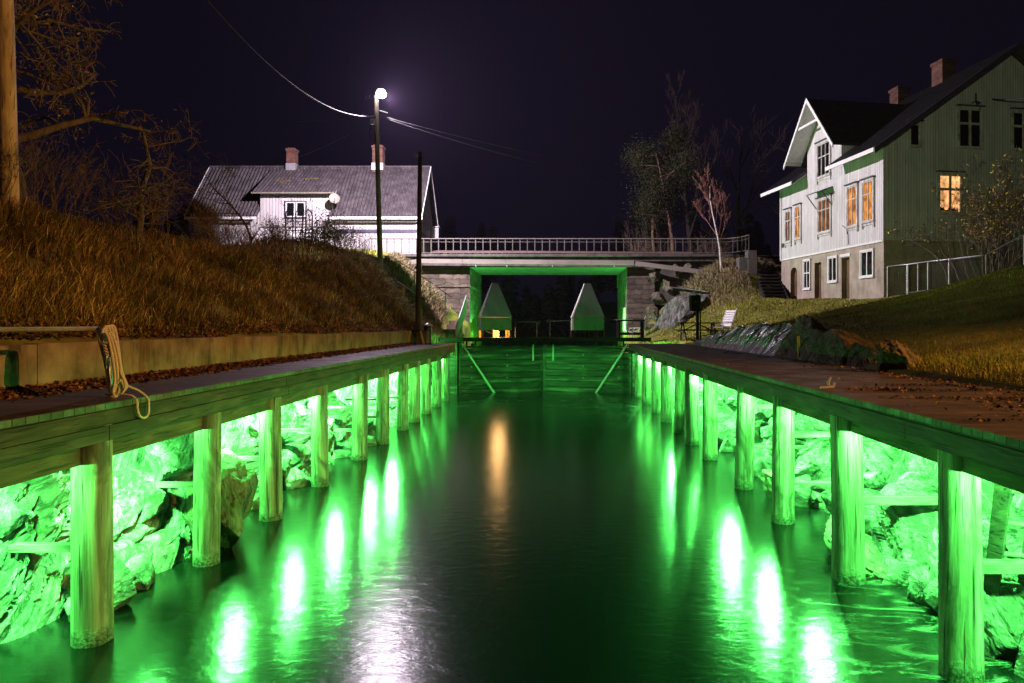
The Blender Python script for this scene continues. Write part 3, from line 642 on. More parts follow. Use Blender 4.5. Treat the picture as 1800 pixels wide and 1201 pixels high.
# crash barrier on the far side of the road
t = thing('crash_barrier', 'low crash barrier on short white posts across the bridge', 'barrier', (0, 47.4, 7.58))
M_BARR = basic('reddish_barrier_steel', (.08, .035, .028), (.15, .09, .075), 2, (.2, 1, 1), rough=.5, bump=.1)
b = MB(); pts = [(-8.75, 47.5, 8.22), (-8.6, 47.4, 8.3), (-8.2, 47.36, 8.36), (9.5, 47.36, 8.26)]
for p, q in zip(pts, pts[1:]): b.bar(p, q, .05, .15)
b.build('rail', M_BARR, t)
for k in range(40):
    b = MB(); x = -8.2+k*.45; b.box(x-.045, x+.045, 47.4, 47.5, 7.55, 8.22); b.build('post', M_CHAN if k % 3 else M_BARR, t)
b = MB(); b.box(-9.2, 9.6, 47.42, 47.5, 7.98, 8.04); b.build('low_rail', M_CHAN, t)
tag(MB().box(-30, 30, 42.7, 48.4, 7.575, 7.6).build('road', basic('asphalt', (.035, .035, .037), (.06, .06, .06), 8, bump=.3)), 'asphalt road over the bridge', kind='structure')
# green flood lights under the bridge, fixed on the abutments above the upper water
for sx, x in ((-1, -5.2), (1, 4.3)):
    b = MB(); b.box(x-.1, x+.1, 42.5, 42.7, 1.95, 2.1); b.box(x-.03, x+.03, 42.55, 42.65, 1.2, 1.95); f = b.build('floodlight', M_DSTEEL, BR)
    point_light('bridge_floodlight', (x-sx*.2, 42.5, 2.25), GREEN, 3200, .08, spot=150, aim=(-sx*.55, .35, .65), blend=.5)
# ------------------------------------------------------------------ windows
def axes(face):  # (right, normal) of a wall in its house's frame
    return {'west': (Vector((0, 1, 0)), Vector((-1, 0, 0))), 'south': (Vector((1, 0, 0)), Vector((0, -1, 0))), 'east': (Vector((0, 1, 0)), Vector((1, 0, 0)))}[face]
def window(house, face, o, w, h, cols, bars, pane, trim=M_TRIMW, tw=.09, cap=True, ears=False, mull=.05):
    """o = centre of the bottom edge on the wall; bars = heights of the cross bars as fractions"""
    r, n = axes(face); o = Vector(o); up = Vector((0, 0, 1)); ax = (r, up, n)
    b = MB(); P = lambda x, z, d: o + r*x + up*z + n*d
    bx = lambda x0, x1, z0, z1, d0, d1: b.obox(P((x0+x1)/2, (z0+z1)/2, (d0+d1)/2), ax, ((x1-x0)/2, (z1-z0)/2, (d1-d0)/2))
    bx(-w/2-tw, -w/2, 0, h, .002, .075); bx(w/2, w/2+tw, 0, h, .002, .075); bx(-w/2-tw, w/2+tw, h, h+tw*1.3, .002, .08)
    bx(-w/2-tw-.02, w/2+tw+.02, -.09, 0, .002, .10)
    for i in range(1, cols): x = -w/2+w*i/cols; bx(x-mull/2, x+mull/2, 0, h, .012, .055)
    for f in bars: bx(-w/2, w/2, h*f-mull/2, h*f+mull/2, .012, .06)
    bx(-w/2, -w/2+.04, 0, h, .012, .05); bx(w/2-.04, w/2, 0, h, .012, .05); bx(-w/2+.04, w/2-.04, 0, .045, .012, .05); bx(-w/2+.04, w/2-.04, h-.045, h, .012, .05)
    fr = b.build('window', trim, house, world=False)
    if cap:
        b = MB(); bx(-w/2-tw-.05, w/2+tw+.05, h+tw*1.3, h+tw*1.3+.05, .002, .16); b.build('cap', M_DTRIM, fr, world=False)
    if ears:
        b = MB(); bx(-w/2-tw, -w/2-tw+.06, -.32, -.09, .002, .07); bx(w/2+tw-.06, w/2+tw, -.32, -.09, .002, .07); bx(-w/2-tw+.06, w/2+tw-.06, -.2, -.09, .002, .04); b.build('apron', trim, fr, world=False)
    b = MB(); bx(-w/2+.01, w/2-.01, .01, h-.01, .004, .010); b.build('pane', pane, fr, world=False)
    return fr
# ------------------------------------------------------------------ white house on the right
H = thing('white_house', 'tall white boarded house with plaster basement and steep cross gable on the right', 'house', (14.4, 30, 4.475), math.atan(.164))
L = lambda b, nm, m, p=H: b.build(nm, m, p, world=False)
RZ = lambda x: 11.35-.697*abs(x-6.25)                              # top of the main roof
w0 = RZ(0)-.22
b = MB(); b.prism([(0, 0, 2.5), (12.5, 0, 2.5), (12.5, 0, w0), (6.25, 0, RZ(6.25)-.22), (0, 0, w0)], (0, 9.3, 0)); L(b, 'wall', M_SIDE)
g0, g1, gm = 3.2, 6.35, 4.76
cz = lambda y: 10.22-1.22*abs(y-gm)
b = MB(); b.prism([(-.012, g0, 6.0), (-.012, g1, 6.0), (-.012, g1, cz(g1)-.16), (-.012, gm, cz(gm)-.16), (-.012, g0, cz(g0)-.16)], (3.6, 0, 0)); L(b, 'gable_wall', M_SIDE)
b = MB(); b.box(-.05, -.002, 0, .16, 2.5, w0-.05); b.box(-.05, .16, -.05, 0, 2.5, w0-.05); L(b, 'corner_board', M_SIDE)
b = MB(); b.box(-.05, -.0, 9.14, 9.3, 2.5, w0-.05); L(b, 'corner_board', M_SIDE)
# plaster basement, with real door recesses in the front
doors = [(2.94, .66, 2.02, 0), (5.40, .66, 2.0, 0), (7.86, .72, 1.95, 1)]
b = MB(); b.box(.35, 12.45, .04, 9.26, -1.2, 2.5)
ys = [.04]; 
for y, w, h, arch in doors: ys += [y-w/2, y+w/2]
ys.append(9.26)
for i in range(0, len(ys), 2): b.box(.04, .35, ys[i], ys[i+1], -1.2, 2.5)
for y, w, h, arch in doors:
    b.box(.04, .35, y-w/2, y+w/2, h, 2.5); b.box(.04, .35, y-w/2, y+w/2, -1.2, .02)
    if arch:
        for s in (-1, 1): b.prism([(.04, y+s*w/2, h), (.04, y+s*w/2, h-.28), (.04, y+s*w*.36, h-.09), (.04, y+s*w*.18, h)], (.31, 0, 0))
L(b, 'basement', M_PLAST)
b = MB(); b.box(-.015, .04, .0, 9.3, 2.44, 2.53); L(b, 'water_board', M_TRIM)
M_DOOR = wood_mat('brown_door', (.05, .028, .01), (.12, .07, .025), (.2, .125, .05), 'z')
for y, w, h, arch in doors:
    b = MB(); b.box(.27, .33, y-w/2+.01, y+w/2-.01, .03, h-.02); d = L(b, 'door', M_DOOR)
    b = MB(); b.tube([(.25, y+w*.32, 1.0), (.25, y+w*.2, 1.0)], .015, 6); L(b, 'handle', M_DSTEEL, d)
b = MB(); b.box(.0, .036, 2.94-.42, 2.94+.42, 2.06, 2.2); L(b, 'lintel', M_TRIM)
# roofs: slabs cut round the cross gable
def slope(pts, th):                                               # pts in plan (x, y) on the west slope
    b = MB(); top = [Vector((x, y, RZ(x))) for x, y in pts]; return b.prism(top, (0, 0, -th))
b = slope([(-.85, -.6), (6.25, -.6), (6.25, 9.95), (-.85, 9.95), (-.85, g1+.05), (.03, g1+.05), (.03, g0-.03), (-.85, g0-.03)], .16); rf = L(b, 'roof', M_ROOFD)
b = MB(); b.prism([(6.25, -.6, RZ(6.25)-.001), (13.35, -.6, RZ(13.35)), (13.35, -.6, RZ(13.35)-.16), (6.25, -.6, RZ(6.25)-.161)], (0, 10.55, 0)); L(b, 'roof', M_ROOFD)
# barge boards at the near gable and eave boards
for s in (0, 1):
    b = MB(); e = -.87 if s == 0 else 13.37
    p = [Vector((e, -.66, RZ(e)-.02)), Vector((6.25, -.66, RZ(6.25)+.02)), Vector((6.25, -.66, RZ(6.25)-.24)), Vector((e, -.66, RZ(e)-.28))]; b.prism(p, (0, .055, 0)); L(b, 'barge_board', M_DTRIM)
for y0, y1 in ((-.6, g0-.04), (g1+.06, 9.95)):
    b = MB(); b.box(-.90, -.855, y0, y1, RZ(-.85)-.2, RZ(-.85)-.02); L(b, 'eave_board', M_TRIM)
b = MB()
for y0, y1 in ((-.6, g0-.04), (g1+.06, 9.95)):
    b.prism([(-.84, y0, RZ(-.85)-.17), (-.02, y0, RZ(-.02)-.168), (-.02, y0, RZ(-.02)-.2), (-.84, y0, RZ(-.85)-.2)], (0, y1-y0, 0))
L(b, 'soffit', M_TRIM)
b = MB()
for s in (-1, 1):
    e = gm+s*2.32; b.prism([(-.92, gm, 10.22), (-.92, e, cz(e)), (-.92, e, cz(e)-.1), (-.92, gm, 10.10)], (5.5, 0, 0))
cr = L(b, 'cross_roof', M_ROOFD)
b = MB()
for s in (-1, 1):
    e = gm+s*2.36; b.prism([(-.98, gm, 10.26), (-.98, e, cz(e)+.0), (-.98, e, cz(e)-.2), (-.98, gm, 10.02)], (.06, 0, 0))
    e2 = gm+s*2.25; b.prism([(-.9, gm, 10.09), (-.9, e2, cz(e2)-.11), (-.9, e2, cz(e2)-.135), (-.9, gm, 10.06)], (.88, 0, 0))
L(b, 'barge_board', M_TRIM)
b = MB(); b.box(-.9, -.82, gm-.95, gm+.95, 8.86, 8.98); b.box(-.9, -.03, gm+2.0, gm+2.12, 7.5, 7.6); b.box(-.9, -.03, gm-2.12, gm-2.0, 7.5, 7.6); L(b, 'collar_beam', M_TRIM)
b = MB(); nr = 30
for i in range(nr):                                               # sheet ribs on the cross roof slope that faces the water
    x = -.8+i*.17; b.bar((x, gm-.02, cz(gm-.02)+.012), (x, gm-2.28, cz(gm-2.28)+.012), .05, .03)
L(b, 'sheet_ribs', M_ROOFD, cr)
b = MB(); 
for i in range(54): y = -.5+i*.195; b.bar((-.80 if not (g0-.15 < y < g1+.15) else 1.0, y, RZ(-.80 if not (g0-.15 < y < g1+.15) else 1.0)+.012), (6.2, y, RZ(6.2)+.012), .05, .03)
L(b, 'sheet_ribs', M_ROOFD, rf)
def chimney(p, x, y, s, z0, z1, parent_local):
    b = MB(); b.box(x-s, x+s, y-s, y+s, z0, z1-.22); b.box(x-s-.05, x+s+.05, y-s-.05, y+s+.05, z1-.22, z1-.06); b.box(x-s+.05, x+s-.05, y-s+.05, y+s-.05, z1-.06, z1)
    return b.build('chimney', M_BRICK, p, world=False)
chimney(rf, 6.1, 3.9, .38, 10.2, 12.25, 1); chimney(rf, 6.1, 7.3, .36, 10.2, 12.05, 1)
W_ = lambda y, w, z0, z1, cols, bars, pane, **k: window(H, 'west', (0, y, z0), w, z1-z0, cols, bars, pane, **k)
W_(8.36, .52, 3.45, 5.15, 2, (.68,), M_LITB, ears=True); W_(7.28, .52, 3.5, 5.2, 2, (.68,), M_LITA, ears=True)
W_(4.68, 1.1, 3.5, 5.15, 3, (.68,), M_LITB, ears=True)
W_(2.28, .72, 3.45, 5.3, 2, (.68,), M_LITA, ears=True); W_(1.06, .72, 3.5, 5.3, 2, (.68,), M_LITA, ears=True)
f = window(H, 'west', (-.012, 4.72, 6.35), 1.1, 1.65, 3, (.6,), M_GLASS, ears=True)
W2 = lambda y, w, z0, z1, cols, bars: window(H, 'west', (.04, y, z0), w, z1-z0, cols, bars, M_GLASS, trim=M_TRIM, tw=.06, cap=False)
W2(6.42, .6, .72, 2.2, 2, (.55,)); W2(3.98, .7, .95, 2.12, 2, ()); W2(1.2, .88, 1.0, 2.14, 2, ())
S_ = lambda x, w, z0, z1, cols, bars, pane, **k: window(H, 'south', (x, 0, z0), w, z1-z0, cols, bars, pane, **k)
fw = S_(3.25, 1.08, 3.78, 5.46, 2, (.62,), M_LITC, mull=.11)
b = MB(); rg = random.Random(2)
for k in range(9):                                                # small pots on the sill
    x = 3.25-.45+.1*k; hh = rg.uniform(.08, .22); b.tube([(x, -.025, 3.83), (x+.01, -.025, 3.83+hh*.6), (x, -.025, 3.83+hh)], [.035, .05, .012], 6)
L(b, 'pots', M_DARKW, fw)
S_(4.25, 1.1, 6.75, 8.45, 2, (.62,), M_GLASS, mull=.1); S_(7.0, 1.1, 6.75, 8.45, 2, (.62,), M_GLASS, mull=.1); S_(1.5, .46, 6.7, 7.65, 1, (), M_GLASS)
# canopy over the middle window, bracket with cable on the gable
b = MB(); b.prism([(-.02, 3.95, 5.62), (-.02, 5.45, 5.62), (-.6, 5.45, 5.42), (-.6, 3.95, 5.42)], (0, 0, .05)); cn = L(b, 'window_canopy', M_DTRIM)
for y in (4.0, 5.4):
    b = MB(); b.bar((-.03, y, 4.75), (-.56, y, 5.41), .03, .04); L(b, 'brace', M_DTRIM, cn)
b = MB(); b.tube([(4.35, -.02, 8.75), (4.35, -.25, 8.75), (4.35, -.25, 9.1)], .03, 8); b.tube([(4.45, -.25, 8.6), (4.35, -.25, 8.75), (4.6, -.2, 8.7)], .04, 8); L(b, 'cable_bracket', M_DSTEEL)
b = MB(); b.tube([(-.03, 2.6, 2.6), (-.03, 2.62, 3.1), (-.03, 2.75, 3.35), (-.03, 3.1, 3.6)], .012, 6); L(b, 'wall_cable', M_DSTEEL)
b = MB(); b.box(-.03, .0, 8.78, 9.1, 3.18, 3.42); L(b, 'house_sign', M_DTRIM)
b = MB(); b.box(0.1, .9, 8.75, 9.05, 0, .01); 
# ------------------------------------------------------------------ white house on the left
H2 = thing('white_house', 'long white house with corrugated roof and wide dormer on the left behind the bridge', 'house', (-16.8, 46, 7.9))
L2 = lambda b, nm, m, p=H2: b.build(nm, m, p, world=False)
RT = lambda y: 6.62-1.22*abs(y-2.75)                               # roof top, local z
x0, x1 = -7.6, 7.5
b = MB(); b.prism([(x0, 0, -1), (x0, 5.5, -1), (x0, 5.5, RT(5.5)-.2), (x0, 2.75, RT(2.75)-.2), (x0, 0, RT(0)-.2)], (x1-x0, 0, 0)); L2(b, 'wall', M_SIDEL)
b = MB(); b.box(x1+.0, x1+.03, -.0, .14, -.4, 3.0); b.box(x1-.14, x1+.03, -.03, 0, -.4, 3.0); L2(b, 'corner_board', M_TRIM)
b = MB(); b.box(1.9, x1+.04, -.045, -.002, 1.55, 1.8); b.box(x1+.002, x1+.045, 0, 5.5, 1.55, 1.8); L2(b, 'dark_band', M_DTRIM)
def corrugated(P0, ud, Lu, vd, Lv, amp=.05, pitch=.24, th=.05):
    """sheet with waves across ud, running along vd"""
    P0, ud, vd = Vector(P0), Vector(ud).normalized(), Vector(vd).normalized(); n = ud.cross(vd).normalized()
    if n.z < 0: n = -n
    m = int(Lu/pitch*6); b = MB(); vs = []
    for i in range(m+1):
        u = Lu*i/m; w = amp*math.sin(2*math.pi*u/pitch)
        for k in range(7):
            q = P0+ud*u+vd*(Lv*k/6)+n*(w+.006*math.sin(k*3.1+u*.7)); vs += [q]
    b.add(vs, [(i*7+k, (i+1)*7+k, (i+1)*7+k+1, i*7+k+1) for i in range(m) for k in range(6)], True)
    b.add([P0-n*.08, P0+ud*Lu-n*.08, P0+ud*Lu+vd*Lv-n*.08, P0+vd*Lv-n*.08], [(0, 1, 2, 3)])
    return b
ev = -.55; sl = math.hypot(2.75-ev, 1.22*(2.75-ev))
def front_roof(xa, xb, ylo):                                       # front slope strip from ylo up to the ridge
    return corrugated((xa, ylo, RT(ylo)), (1, 0, 0), xb-xa, (0, 1, 1.22), math.hypot(2.75-ylo, 1.22*(2.75-ylo)))
dx0, dx1 = -3.1, 1.68                                              # dormer
r1 = L2(front_roof(x0-.3, dx0-.02, ev), 'roof', M_ROOF); L2(front_roof(dx1+.02, x1+.35, ev), 'roof', M_ROOF); L2(front_roof(dx0, dx1, 2.5), 'roof', M_ROOF)
L2(corrugated((x0-.3, 6.05, RT(6.05)), (1, 0, 0), x1-x0+.65, (0, -1, 1.22), sl), 'roof', M_ROOF)
b = MB(); b.tube([(x0-.3, 2.75, 6.66), (x1+.35, 2.75, 6.66)], .09, 8); L2(b, 'ridge_cap', M_ROOF)
b = MB(); b.box(x0-.3, dx0-.03, ev-.06, ev-.01, RT(ev)-.2, RT(ev)-.03); L2(b, 'eave_board', M_TRIM); b = MB(); b.box(dx1+.03, x1+.35, ev-.06, ev-.01, RT(ev)-.2, RT(ev)-.03); L2(b, 'eave_board', M_TRIM)
b = MB()
for yy, s in ((ev, 1), (6.05, -1)):
    b = MB(); b.prism([(x1+.36, yy, RT(yy)+.04), (x1+.36, 2.75, 6.68), (x1+.36, 2.75, 6.42), (x1+.36, yy, RT(yy)-.22)], (.05, 0, 0)); L2(b, 'barge_board', M_TRIM); b = MB(); b.prism([(x0-.36, yy, RT(yy)+.04), (x0-.36, 2.75, 6.68), (x0-.36, 2.75, 6.42), (x0-.36, yy, RT(yy)-.22)], (.05, 0, 0)); L2(b, 'barge_board', M_TRIM)
b = MB(); zd = 4.42; b.prism([(dx0, -.02, .3), (dx0, -.02, zd-.12), (dx0, 2.5, 6.15), (dx0, 2.5, .3)], (dx1-dx0, 0, 0)); L2(b, 'dormer_wall', M_SIDEL)
sd = Vector((0, 3.1, 2.2)); DR = corrugated((dx0-.35, -.55, zd-.22), (1, 0, 0), dx1-dx0+.7, sd, sd.length); dr = L2(DR, 'dormer_roof', M_ROOF)
b = MB(); b.box(dx0-.36, dx1+.36, -.62, -.56, zd-.32, zd-.22); L2(b, 'dormer_eave_board', M_RAILM)
rg = random.Random(6)
for u0, v0 in ((.28, .45), (.62, .55)):
    b = MB(); p = Vector((dx0-.35, -.55, zd-.22))+Vector(((dx1-dx0+.7)*u0, 0, 0))+sd*v0; ps = [p+Vector((-.45+.075*k, rg.gauss(0, .07), .02+rg.gauss(0, .02))) for k in range(13)]
    for q in ps: q.z = p.z+(q.y-p.y)*2.2/3.1+.03
    b.tube(ps, [rg.uniform(.03, .11) for k in range(13)], 6); L2(b, 'moss', M_MOSS, dr)
chimney(r1, -2.02, 2.75, .3, 6.2, 7.95, 1); chimney(r1, 4.15, 2.75, .36, 6.2, 8.15, 1)
for x, s in ((-2.02, .34), (4.15, .41)): b = MB(); b.box(x-s, x+s, 2.75-s, 2.75+s, 6.35, 6.85); L2(b, 'chimney_flashing', M_METAL, r1)
window(H2, 'south', (-.72, -.02, 2.62), 1.36, 1.02, 2, (), M_GLASS, trim=M_DTRIM, tw=.05, cap=False, mull=.0)
b = MB(); 
for a_ in (-1.36, -.72, -.08): pass
for xa, xb in ((-1.38, -.75), (-.69, -.06)):
    for (p, q, r_, s_) in ((xa, xb, 2.62, 2.69), (xa, xb, 3.57, 3.64), (xa, xa+.07, 2.69, 3.57), (xb-.07, xb, 2.69, 3.57)): b.box(p, q, -.075, -.033, r_, s_)
L2(b, 'window_sash', M_TRIM)
b = MB(); b.prism([(dx0+.05, -.03, 1.9), (dx1+.1, -.03, 1.9), (dx1-.25, -1.6, .35), (dx0-.1, -1.6, .35)], (0, 0, -.06)); pr = L2(b, 'porch_roof', M_TRIM)
b = MB(); b.box(dx0, dx1+.1, -.1, -.03, 1.9, 1.98); b.box(dx0-.15, dx1-.2, -1.68, -1.6, .2, .34)
for k in range(6):
    f = k/5; b.bar((dx0+.05+(dx1-dx0)*f, -.05, 1.93), (dx0-.1+(dx1-dx0-.15)*f, -1.6, .38), .05, .04)
L2(b, 'porch_rafters', M_RAILM, pr)
b = MB(); b.box(dx0-.05, dx1-.3, -1.5, -.03, -1, .2); L2(b, 'porch_base', M_PLAST)
b = MB(); b.tube([(dx1+.1, -.12, zd-.3), (dx1+.12, -.12, 3.0), (dx1+.0, -.12, 2.6), (dx1+.02, -.1, .4)], .045, 8); L2(b, 'drain_pipe', M_TRIM)
# dish
b = MB(); cc = Vector((dx1+.42, -.7, 3.72)); ax_ = Vector((.35, -.9, .25)).normalized(); s_ = ax_.cross(Vector((0, 0, 1))).normalized(); u_ = s_.cross(ax_)
vs = [cc]; fs = []
for r_, q in ((.17, .03), (.29, .07), (.35, .1)):
    for k in range(24): a = 2*math.pi*k/24; vs.append(cc+ax_*q+s_*r_*math.cos(a)+u_*r_*math.sin(a))
fs = [(0, 1+k, 1+(k+1) % 24) for k in range(24)] + [(1+i*24+k, 1+(i+1)*24+k, 1+(i+1)*24+(k+1) % 24, 1+i*24+(k+1) % 24) for i in range(2) for k in range(24)]
b.add(vs, fs, True); dsh = L2(b, 'satellite_dish', M_CHAN)
b = MB(); b.tube([cc-ax_*.02, cc-ax_*.3+Vector((0, 0, -.25)), Vector((dx1+.35, -.4, 3.3)), Vector((dx1+.1, -.02, 3.2))], .03, 8); b.tube([cc-u_*.38+ax_*.1, cc+ax_*.45-u_*.12], .018, 6); L2(b, 'dish_arm', M_DSTEEL, dsh)
window(H2, 'east', (x1, 1.6, 2.4), .5, .75, 1, (), M_GLASS, tw=.05, cap=False); window(H2, 'east', (x1, 3.4, 2.2), .7, 1.15, 2, (), M_GLASS, tw=.05, cap=False)
b = MB(); b.box(x1+.02, x1+.6, 4.6, 5.4, 1.75, 2.6); b.box(x1+.0, x1+.66, 4.5, 5.5, 2.6, 2.68); L2(b, 'bay_box', M_SIDEL)
# ------------------------------------------------------------------ poles, lamp and wires
def pole(label, base, top, r0, r1, m, name='utility_pole'):
    t = thing(name, label, 'pole', tuple(base)); b = MB(); base, top = Vector(base), Vector(top)
    pts = [base.lerp(top, k/9)-(Vector((0, 0, .6)) if k == 0 else Vector((0, 0, 0))) for k in range(10)]
    b.tube(pts, [r0+(r1-r0)*k/9 for k in range(10)], 16); b.build('shaft', m, t); return t
lb = px(669, 472, 36); lb.z = gz(lb.x, 35.9)-.1
LPOLE = pole('tall brown wooden pole carrying the bright street lamp in front of the left house', lb, px(660.5, 168, 35.6), .15, .105, M_POLE, 'lamp_pole')
b = MB(); top = px(660.5, 176, 35.6); hd = Vector(STREET)
b.tube([top+Vector((.08, 0, -.05)), top.lerp(hd, .5)+Vector((0, 0, .12)), hd+Vector((-.12, 0, .13))], .03, 8); b.build('lamp_arm', M_METAL, LPOLE)
b = MB(); b.tube([hd+Vector((0, 0, .2)), hd+Vector((0, 0, .23)), hd+Vector((0, 0, .28)), hd+Vector((0, 0, .32))], [.2, .18, .12, .06], 16); b.build('lamp_hood', M_METAL, LPOLE)
M_BULB = Mat('street_lamp_globe').set((1, 1, 1), .3, emit=(1.0, .86, 1.0), estr=40.)
b = MB(); n_ = 12; rr = .26
b.tube([hd+Vector((0, 0, rr*.8*math.cos(math.pi*k/n_))) for k in range(n_+1)], [max(.004, rr*math.sin(math.pi*k/n_)) for k in range(n_+1)], 16); gl = b.build('lamp_globe', M_BULB, LPOLE)
gl.visible_shadow = True
b = MB(); q = px(662, 196, 35.6); b.tube([q+Vector((.1, 0, .05)), q+Vector((.6, -.05, -.1))], [.035, .02], 6); b.build('stay_bracket', M_METAL, LPOLE)
b = MB()
for y, dx in ((171, -.32), (171, -.5), (231, -.22), (236, -.16)):
    q = px(660, y, 35.5)+Vector((dx, 0, 0)); b.tube([q, q+Vector((0, 0, .06)), q+Vector((0, 0, .1))], [.015, .025, .01], 8)
b.bar(px(660, 173, 35.5), px(660, 173, 35.5)+Vector((-.55, 0, 0)), .02, .02); b.build('insulators', M_DSTEEL, LPOLE)
b = MB(); q = px(654.5, 214, 35.45); b.box(q.x-.1, q.x+.1, q.y-.08, q.y+.08, q.z-.14, q.z+.14); b.build('junction_box', M_METAL, LPOLE)
b = MB(); q0 = px(650, 208, 35.45); b.tube([q0, q0+Vector((.05, 0, -.4)), q0+Vector((-.05, 0, -.8)), q0+Vector((.12, 0, -1.15)), q0+Vector((.22, 0, -.9))], .022, 6); b.build('cable_tail', M_CABLE, LPOLE)
b = MB(); b.tube([px(664.5, 176, 35.45), px(666.5, 260, 35.6), px(672, 460, 35.8)], .022, 6); b.build('lamp_cable', M_METAL, LPOLE)
p2 = px(735, 556, 29.2); p2.z = 3.3
P2 = pole('dark weathered wooden pole standing on the concrete block by the bridge steps', p2, px(738.5, 268, 29.4), .125, .09, M_POLED)
b = MB(); q = px(738, 274, 29.3); b.bar(q, q+Vector((-.2, 0, 0)), .03, .03); b.tube([q+Vector((-.19, 0, 0)), q+Vector((-.19, 0, .12))], .035, 8); b.build('insulators', M_WHITE, P2)
p3 = px(18, 356, 12.6); p3.z = gz(p3.x, p3.y)-.1
P3 = pole('pale brown wooden utility pole on the grassy bank at the left edge', p3, px(8, -60, 12.2), .15, .118, M_POLE)
def cable(label, p, q, sag, r, m=M_CABLE):
    p, q = Vector(p), Vector(q); pts = [p.lerp(q, k/28)-Vector((0, 0, sag*4*(k/28)*(1-k/28))) for k in range(29)]
    return tag(MB().tube(pts, r, 6).build('overhead_cable', m, base=tuple(p)), label, 'cable')
top = px(661, 204, 35.55)
cable('thick lit cable sagging from the lamp pole up towards upper left', top, px(330, -40, 20), 1.2, .024)
cable('thin nearly level wire from the lamp pole to the left edge', top+Vector((0, 0, -.03)), px(-60, 213, 30), .3, .007)
cable('thin wire falling from the lamp pole leftwards behind the dormer roof', top+Vector((-.1, 0, -.2)), px(440, 300, 47), .4, .006)
cable('long dark wire from the lamp pole across the sky to the trees on the right', top+Vector((.12, 0, 0)), px(1300, 338, 52), .9, .006)
cable('second thin wire above the long dark wire across the sky', top+Vector((.12, 0, .05)), px(1300, 318, 52), .7, .005)
cable('black supply cable fixed to the gable of the right house', Vector((19.35, 30.25, 13.25)), px(1900, 142, 24), .25, .03)
# ------------------------------------------------------------------ trees and shrubs
def grow(rng, base, h, r, levels=4, spread=.6, up=.25, kids=(4, 6), wander=.12, d0=(0, 0, 1), first=.3, lenk=.55, droop=0.):
    """a branching skeleton: list of (points, radii, level)"""
    out = []
    def br(p, d, Ln, r0, lv):
        n = 7 if lv == 0 else 5; pts = [Vector(p)]; d = Vector(d).normalized()
        for k in range(n):
            d = (d+Vector((rng.gauss(0, wander), rng.gauss(0, wander), rng.gauss(0, wander)+up*.25*(1 if lv else .3)-droop*lv*.12))).normalized(); pts.append(pts[-1]+d*Ln/n)
        tip = .3 if lv < levels-1 else .35
        out.append((pts, [r0*(1-(1-tip)*k/n) for k in range(n+1)], lv))
        if lv >= levels-1: return
        m = rng.randint(*kids) + (3 if lv == 0 else 0)
        for c in range(m):
            f = first+(1-first)*(c+rng.random()*.8)/m if lv == 0 else .25+.75*rng.random()
            i = min(n-1, int(f*n)); q = pts[i].lerp(pts[i+1], f*n-i) if f < 1 else pts[-1]
            dd = (pts[i+1]-pts[i]).normalized(); a = rng.random()*6.283; o = dd.orthogonal().normalized(); o = Matrix.Rotation(a, 3, dd) @ o
            nd = dd*(1-spread)+o*spread*rng.uniform(.7, 1.3)+Vector((0, 0, up*.5))
            br(q, nd, Ln*lenk*rng.uniform(.65, 1.1)*(1.15-.5*f if lv == 0 else 1), r0*(1-.65*f)*.55, lv+1)
    br(base, d0, h, r, 0); return out
def leaves(pts, rng, n, sz, sp, m, name, parent, base, flat=.5):
    g = np.random.default_rng(rng); P = np.array(pts)[g.integers(0, len(pts), n)] + g.normal(0, sp, (n, 3))
    d = g.normal(size=(n, 3)); d /= np.linalg.norm(d, axis=1)[:, None]; e = np.cross(d, g.normal(size=(n, 3))); e /= np.linalg.norm(e, axis=1)[:, None]
    s = sz*g.uniform(.5, 1.3, (n, 1)); V = np.stack([P-d*s, P+e*s*flat, P+d*s, P-e*s*flat], 1).reshape(-1, 3)-np.array(base)
    return np_mesh(name, V, np.arange(4*n).reshape(n, 4), m, parent=parent)
def tree(label, base, h, r, seed, bark, twig, cat='tree', name='bare_tree', leaf=None, trunk_lv=2, seg0=9, minr=.006, group=None, **k):
    rng = random.Random(seed); base = Vector(base); t = thing(name, label, cat, tuple(base), 0, group); sk = grow(rng, base-Vector((0, 0, .2)), h, r, **k)
    b1, b2 = MB(), MB(); tips = []
    for pts, rad, lv in sk:
        rad = [max(x, minr) for x in rad]
        if lv < trunk_lv: b1.tube(pts, rad, seg0 if lv == 0 else 6, cap=False)
        else: b2.tube(pts, rad, 3, cap=False)
        if lv >= 2: tips += [tuple(p) for p in pts[2:]]
    b1.build('trunk', bark, t)
    if b2.v: b2.build('crown', twig, t)
    if leaf: leaves(tips, seed, leaf[0], leaf[1], leaf[2], leaf[3], 'leaves', t, base)
    return t
def shrub(label, base, h, w, seed, m, n=26, leaf=None, levels=3, cat='shrub', name='bare_shrub', group=None, r=.012):
    rng = random.Random(seed); base = Vector(base); t = thing(name, label, cat, tuple(base), 0, group); b = MB(); tips = []
    for k in range(n):
        a = rng.random()*6.283; q = base+Vector((math.cos(a), math.sin(a), 0))*w*.35*rng.random(); q.z = gz(q.x, q.y)-.05
        for pts, rad, lv in grow(rng, q, h*rng.uniform(.55, 1.), r*rng.uniform(.7, 1.3), levels=levels, spread=.45, kids=(2, 4), wander=.14, d0=(math.cos(a)*w/h*.45*rng.random(), math.sin(a)*w/h*.45*rng.random(), 1), lenk=.45):
            b.tube(pts, [max(x, .0035) for x in rad], 3 if lv else 4, cap=False); tips += [tuple(p) for p in pts[2:]]
    b.build('stems', m, t)
    if leaf: leaves(tips, seed, leaf[0], leaf[1], leaf[2], leaf[3], 'leaves', t, base)
    return t
